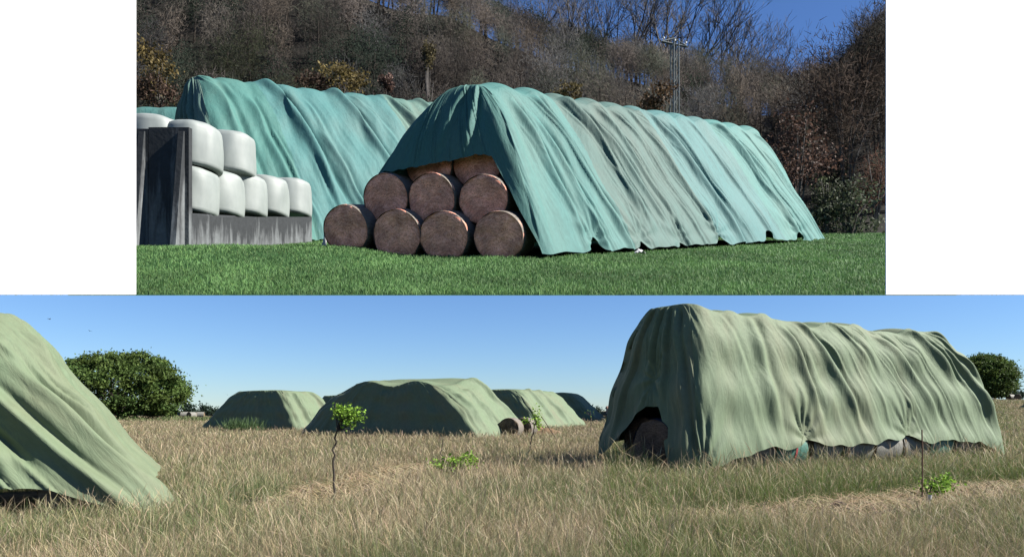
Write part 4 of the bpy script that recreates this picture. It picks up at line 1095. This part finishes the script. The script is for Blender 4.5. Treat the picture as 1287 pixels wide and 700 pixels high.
# lattice pylon
d = 50.0; x_ = px(848, d); g_ = float(hill_z(x_, d)); ht = (270 - 53) / F * d + EU - g_
root = empty('lattice_pylon', tuple(UW([[x_, d, 0]])[0]), .35); root.scale = (S, S, S); tag(root, 'slim grey lattice pylon rising behind the long teal stack', 'pylon')
def hw_(z): return .27 - .08 * z / ht
A, B_ = [], []
cor = np.array([[-1, -1], [1, -1], [1, 1], [-1, 1]])
for c_ in cor: A.append([*(c_ * hw_(0)), -.2]); B_.append([*(c_ * hw_(ht)), ht])
mb = MB(); mb.tubes(A, B_, .055, .05, 4); mb.build('leg', M_metal, root)
zs = np.linspace(0, ht, 17); A, B_ = [], []
for k, (za, zb) in enumerate(zip(zs[:-1], zs[1:])):
    for f_ in range(4):
        c0, c1 = cor[f_], cor[(f_ + 1) % 4]
        if (k + f_) % 2: c0, c1 = c1, c0
        A.append([*(c0 * hw_(za)), za]); B_.append([*(c1 * hw_(zb)), zb])
mb = MB(); mb.tubes(A, B_, .034, .034, 4); mb.build('brace', M_metal, root)
mb = MB(); mb.tubes([[-1.0, 0, ht - .15], [-1.0, 0, ht - .15], [1.0, 0, ht - .15], [-1.0, .1, ht - .15]], [[1.0, 0, ht - .15], [0, 0, ht + .25], [0, 0, ht + .25], [1.0, .1, ht - .15]], .05, .05, 4); cr_ = mb.build('crossarm', M_metal, root)
for sx in (-.9, 0, .9):
    mb = MB(); mb.tubes([[sx, 0, ht - .12], [sx, 0, ht + .05], [sx, 0, ht + .15]], [[sx, 0, ht + .05], [sx, 0, ht + .15], [sx, 0, ht + .2]], [.03, .09, .06], [.03, .09, .04], 8); mb.build('insulator', M_white, cr_, True)

# ------------------------------------------------------------------ blank white boards beside the meadow
def board(x0, x1, y0, y1, A, nrm, label):
    nrm = np.array(nrm, float); nrm /= np.linalg.norm(nrm); cam_ = np.array([0, 0, EYE]); P_ = []
    for xp, yp in ((x0, y1), (x1, y1), (x1, y0), (x0, y0)):
        dr = np.array([(xp - 643.5) / F, 1, (516 - yp) / F]); P_.append(cam_ + dr * (np.dot(np.array(A) - cam_, nrm) / np.dot(dr, nrm)))
    P_ = np.array(P_); print('board depth', P_[:, 1], file=open('/tmp/bd.txt','a'))
    V = np.concatenate([P_, P_ - nrm * .12])
    o = mesh_np('white_board', V, np.array([[0, 1, 2, 3], [7, 6, 5, 4], [0, 4, 5, 1], [1, 5, 6, 2], [2, 6, 7, 3], [3, 7, 4, 0]]), M_white_board)
    return tag(o, label, 'board', 'blank white boards beside the meadow')
dB = 150.0; dR = 78.0
board(-60, 171, -40, 370, (px(171, dB), dB, EYE + 146 / F * dB), (.42, -.72, .34), 'plain white board left of the sloping meadow')
board(1114, 1350, -40, 370, (px(1114, dR), dR, EYE + 146 / F * dR), (.42, -.72, .34), 'plain white board right of the sloping meadow')

# ------------------------------------------------------------------ light, sky, camera
EL, AZ = 40.0, 96.0       # sun height; compass angle from +Y toward +X (93 deg = right, a touch behind the viewer)
sd_ = Vector((math.cos(R(EL)) * math.sin(R(AZ)), math.cos(R(EL)) * math.cos(R(AZ)), math.sin(R(EL))))
sun = bpy.data.lights.new('sun', 'SUN'); sun.energy = 5.0; sun.angle = R(.53); sun.color = (1, .955, .88)
so = bpy.data.objects.new('sun', sun); C.objects.link(so); so.rotation_euler = sd_.to_track_quat('Z', 'Y').to_euler(); so.location = (60, 0, 60)
w = bpy.data.worlds.new('World'); bpy.context.scene.world = w; w.use_nodes = True
nt = w.node_tree; bg = nt.nodes['Background']; sky = nt.nodes.new('ShaderNodeTexSky'); sky.sky_type = 'NISHITA'; sky.sun_disc = False
sky.sun_elevation = R(EL); sky.sun_rotation = R(AZ); sky.altitude = 100; sky.air_density = 1.0; sky.dust_density = .0; sky.ozone_density = 1.6
mx = nt.nodes.new('ShaderNodeMix'); mx.data_type = 'RGBA'; mx.blend_type = 'MULTIPLY'; mx.inputs[0].default_value = 1; mx.inputs[7].default_value = (.455, .622, .90, 1)
nt.links.new(sky.outputs[0], mx.inputs[6]); nt.links.new(mx.outputs[2], bg.inputs[0]); bg.inputs[1].default_value = .05
cam = bpy.data.cameras.new('camera'); co = bpy.data.objects.new('camera', cam); C.objects.link(co)
co.location = (0, 0, EYE); co.rotation_euler = (R(90), 0, 0)
cam.sensor_width = 36; cam.lens = 36 * F / 1287; cam.shift_y = (516 - 350) / 1287; cam.clip_start = .1; cam.clip_end = 20000
sc = bpy.context.scene; sc.camera = co
sc.view_settings.view_transform = 'Standard'; sc.view_settings.look = 'None'; sc.view_settings.gamma = 1; sc.view_settings.exposure = 1.6; sc.view_settings.use_curve_mapping = False
sc.cycles.max_bounces = 6; sc.cycles.use_denoising = True
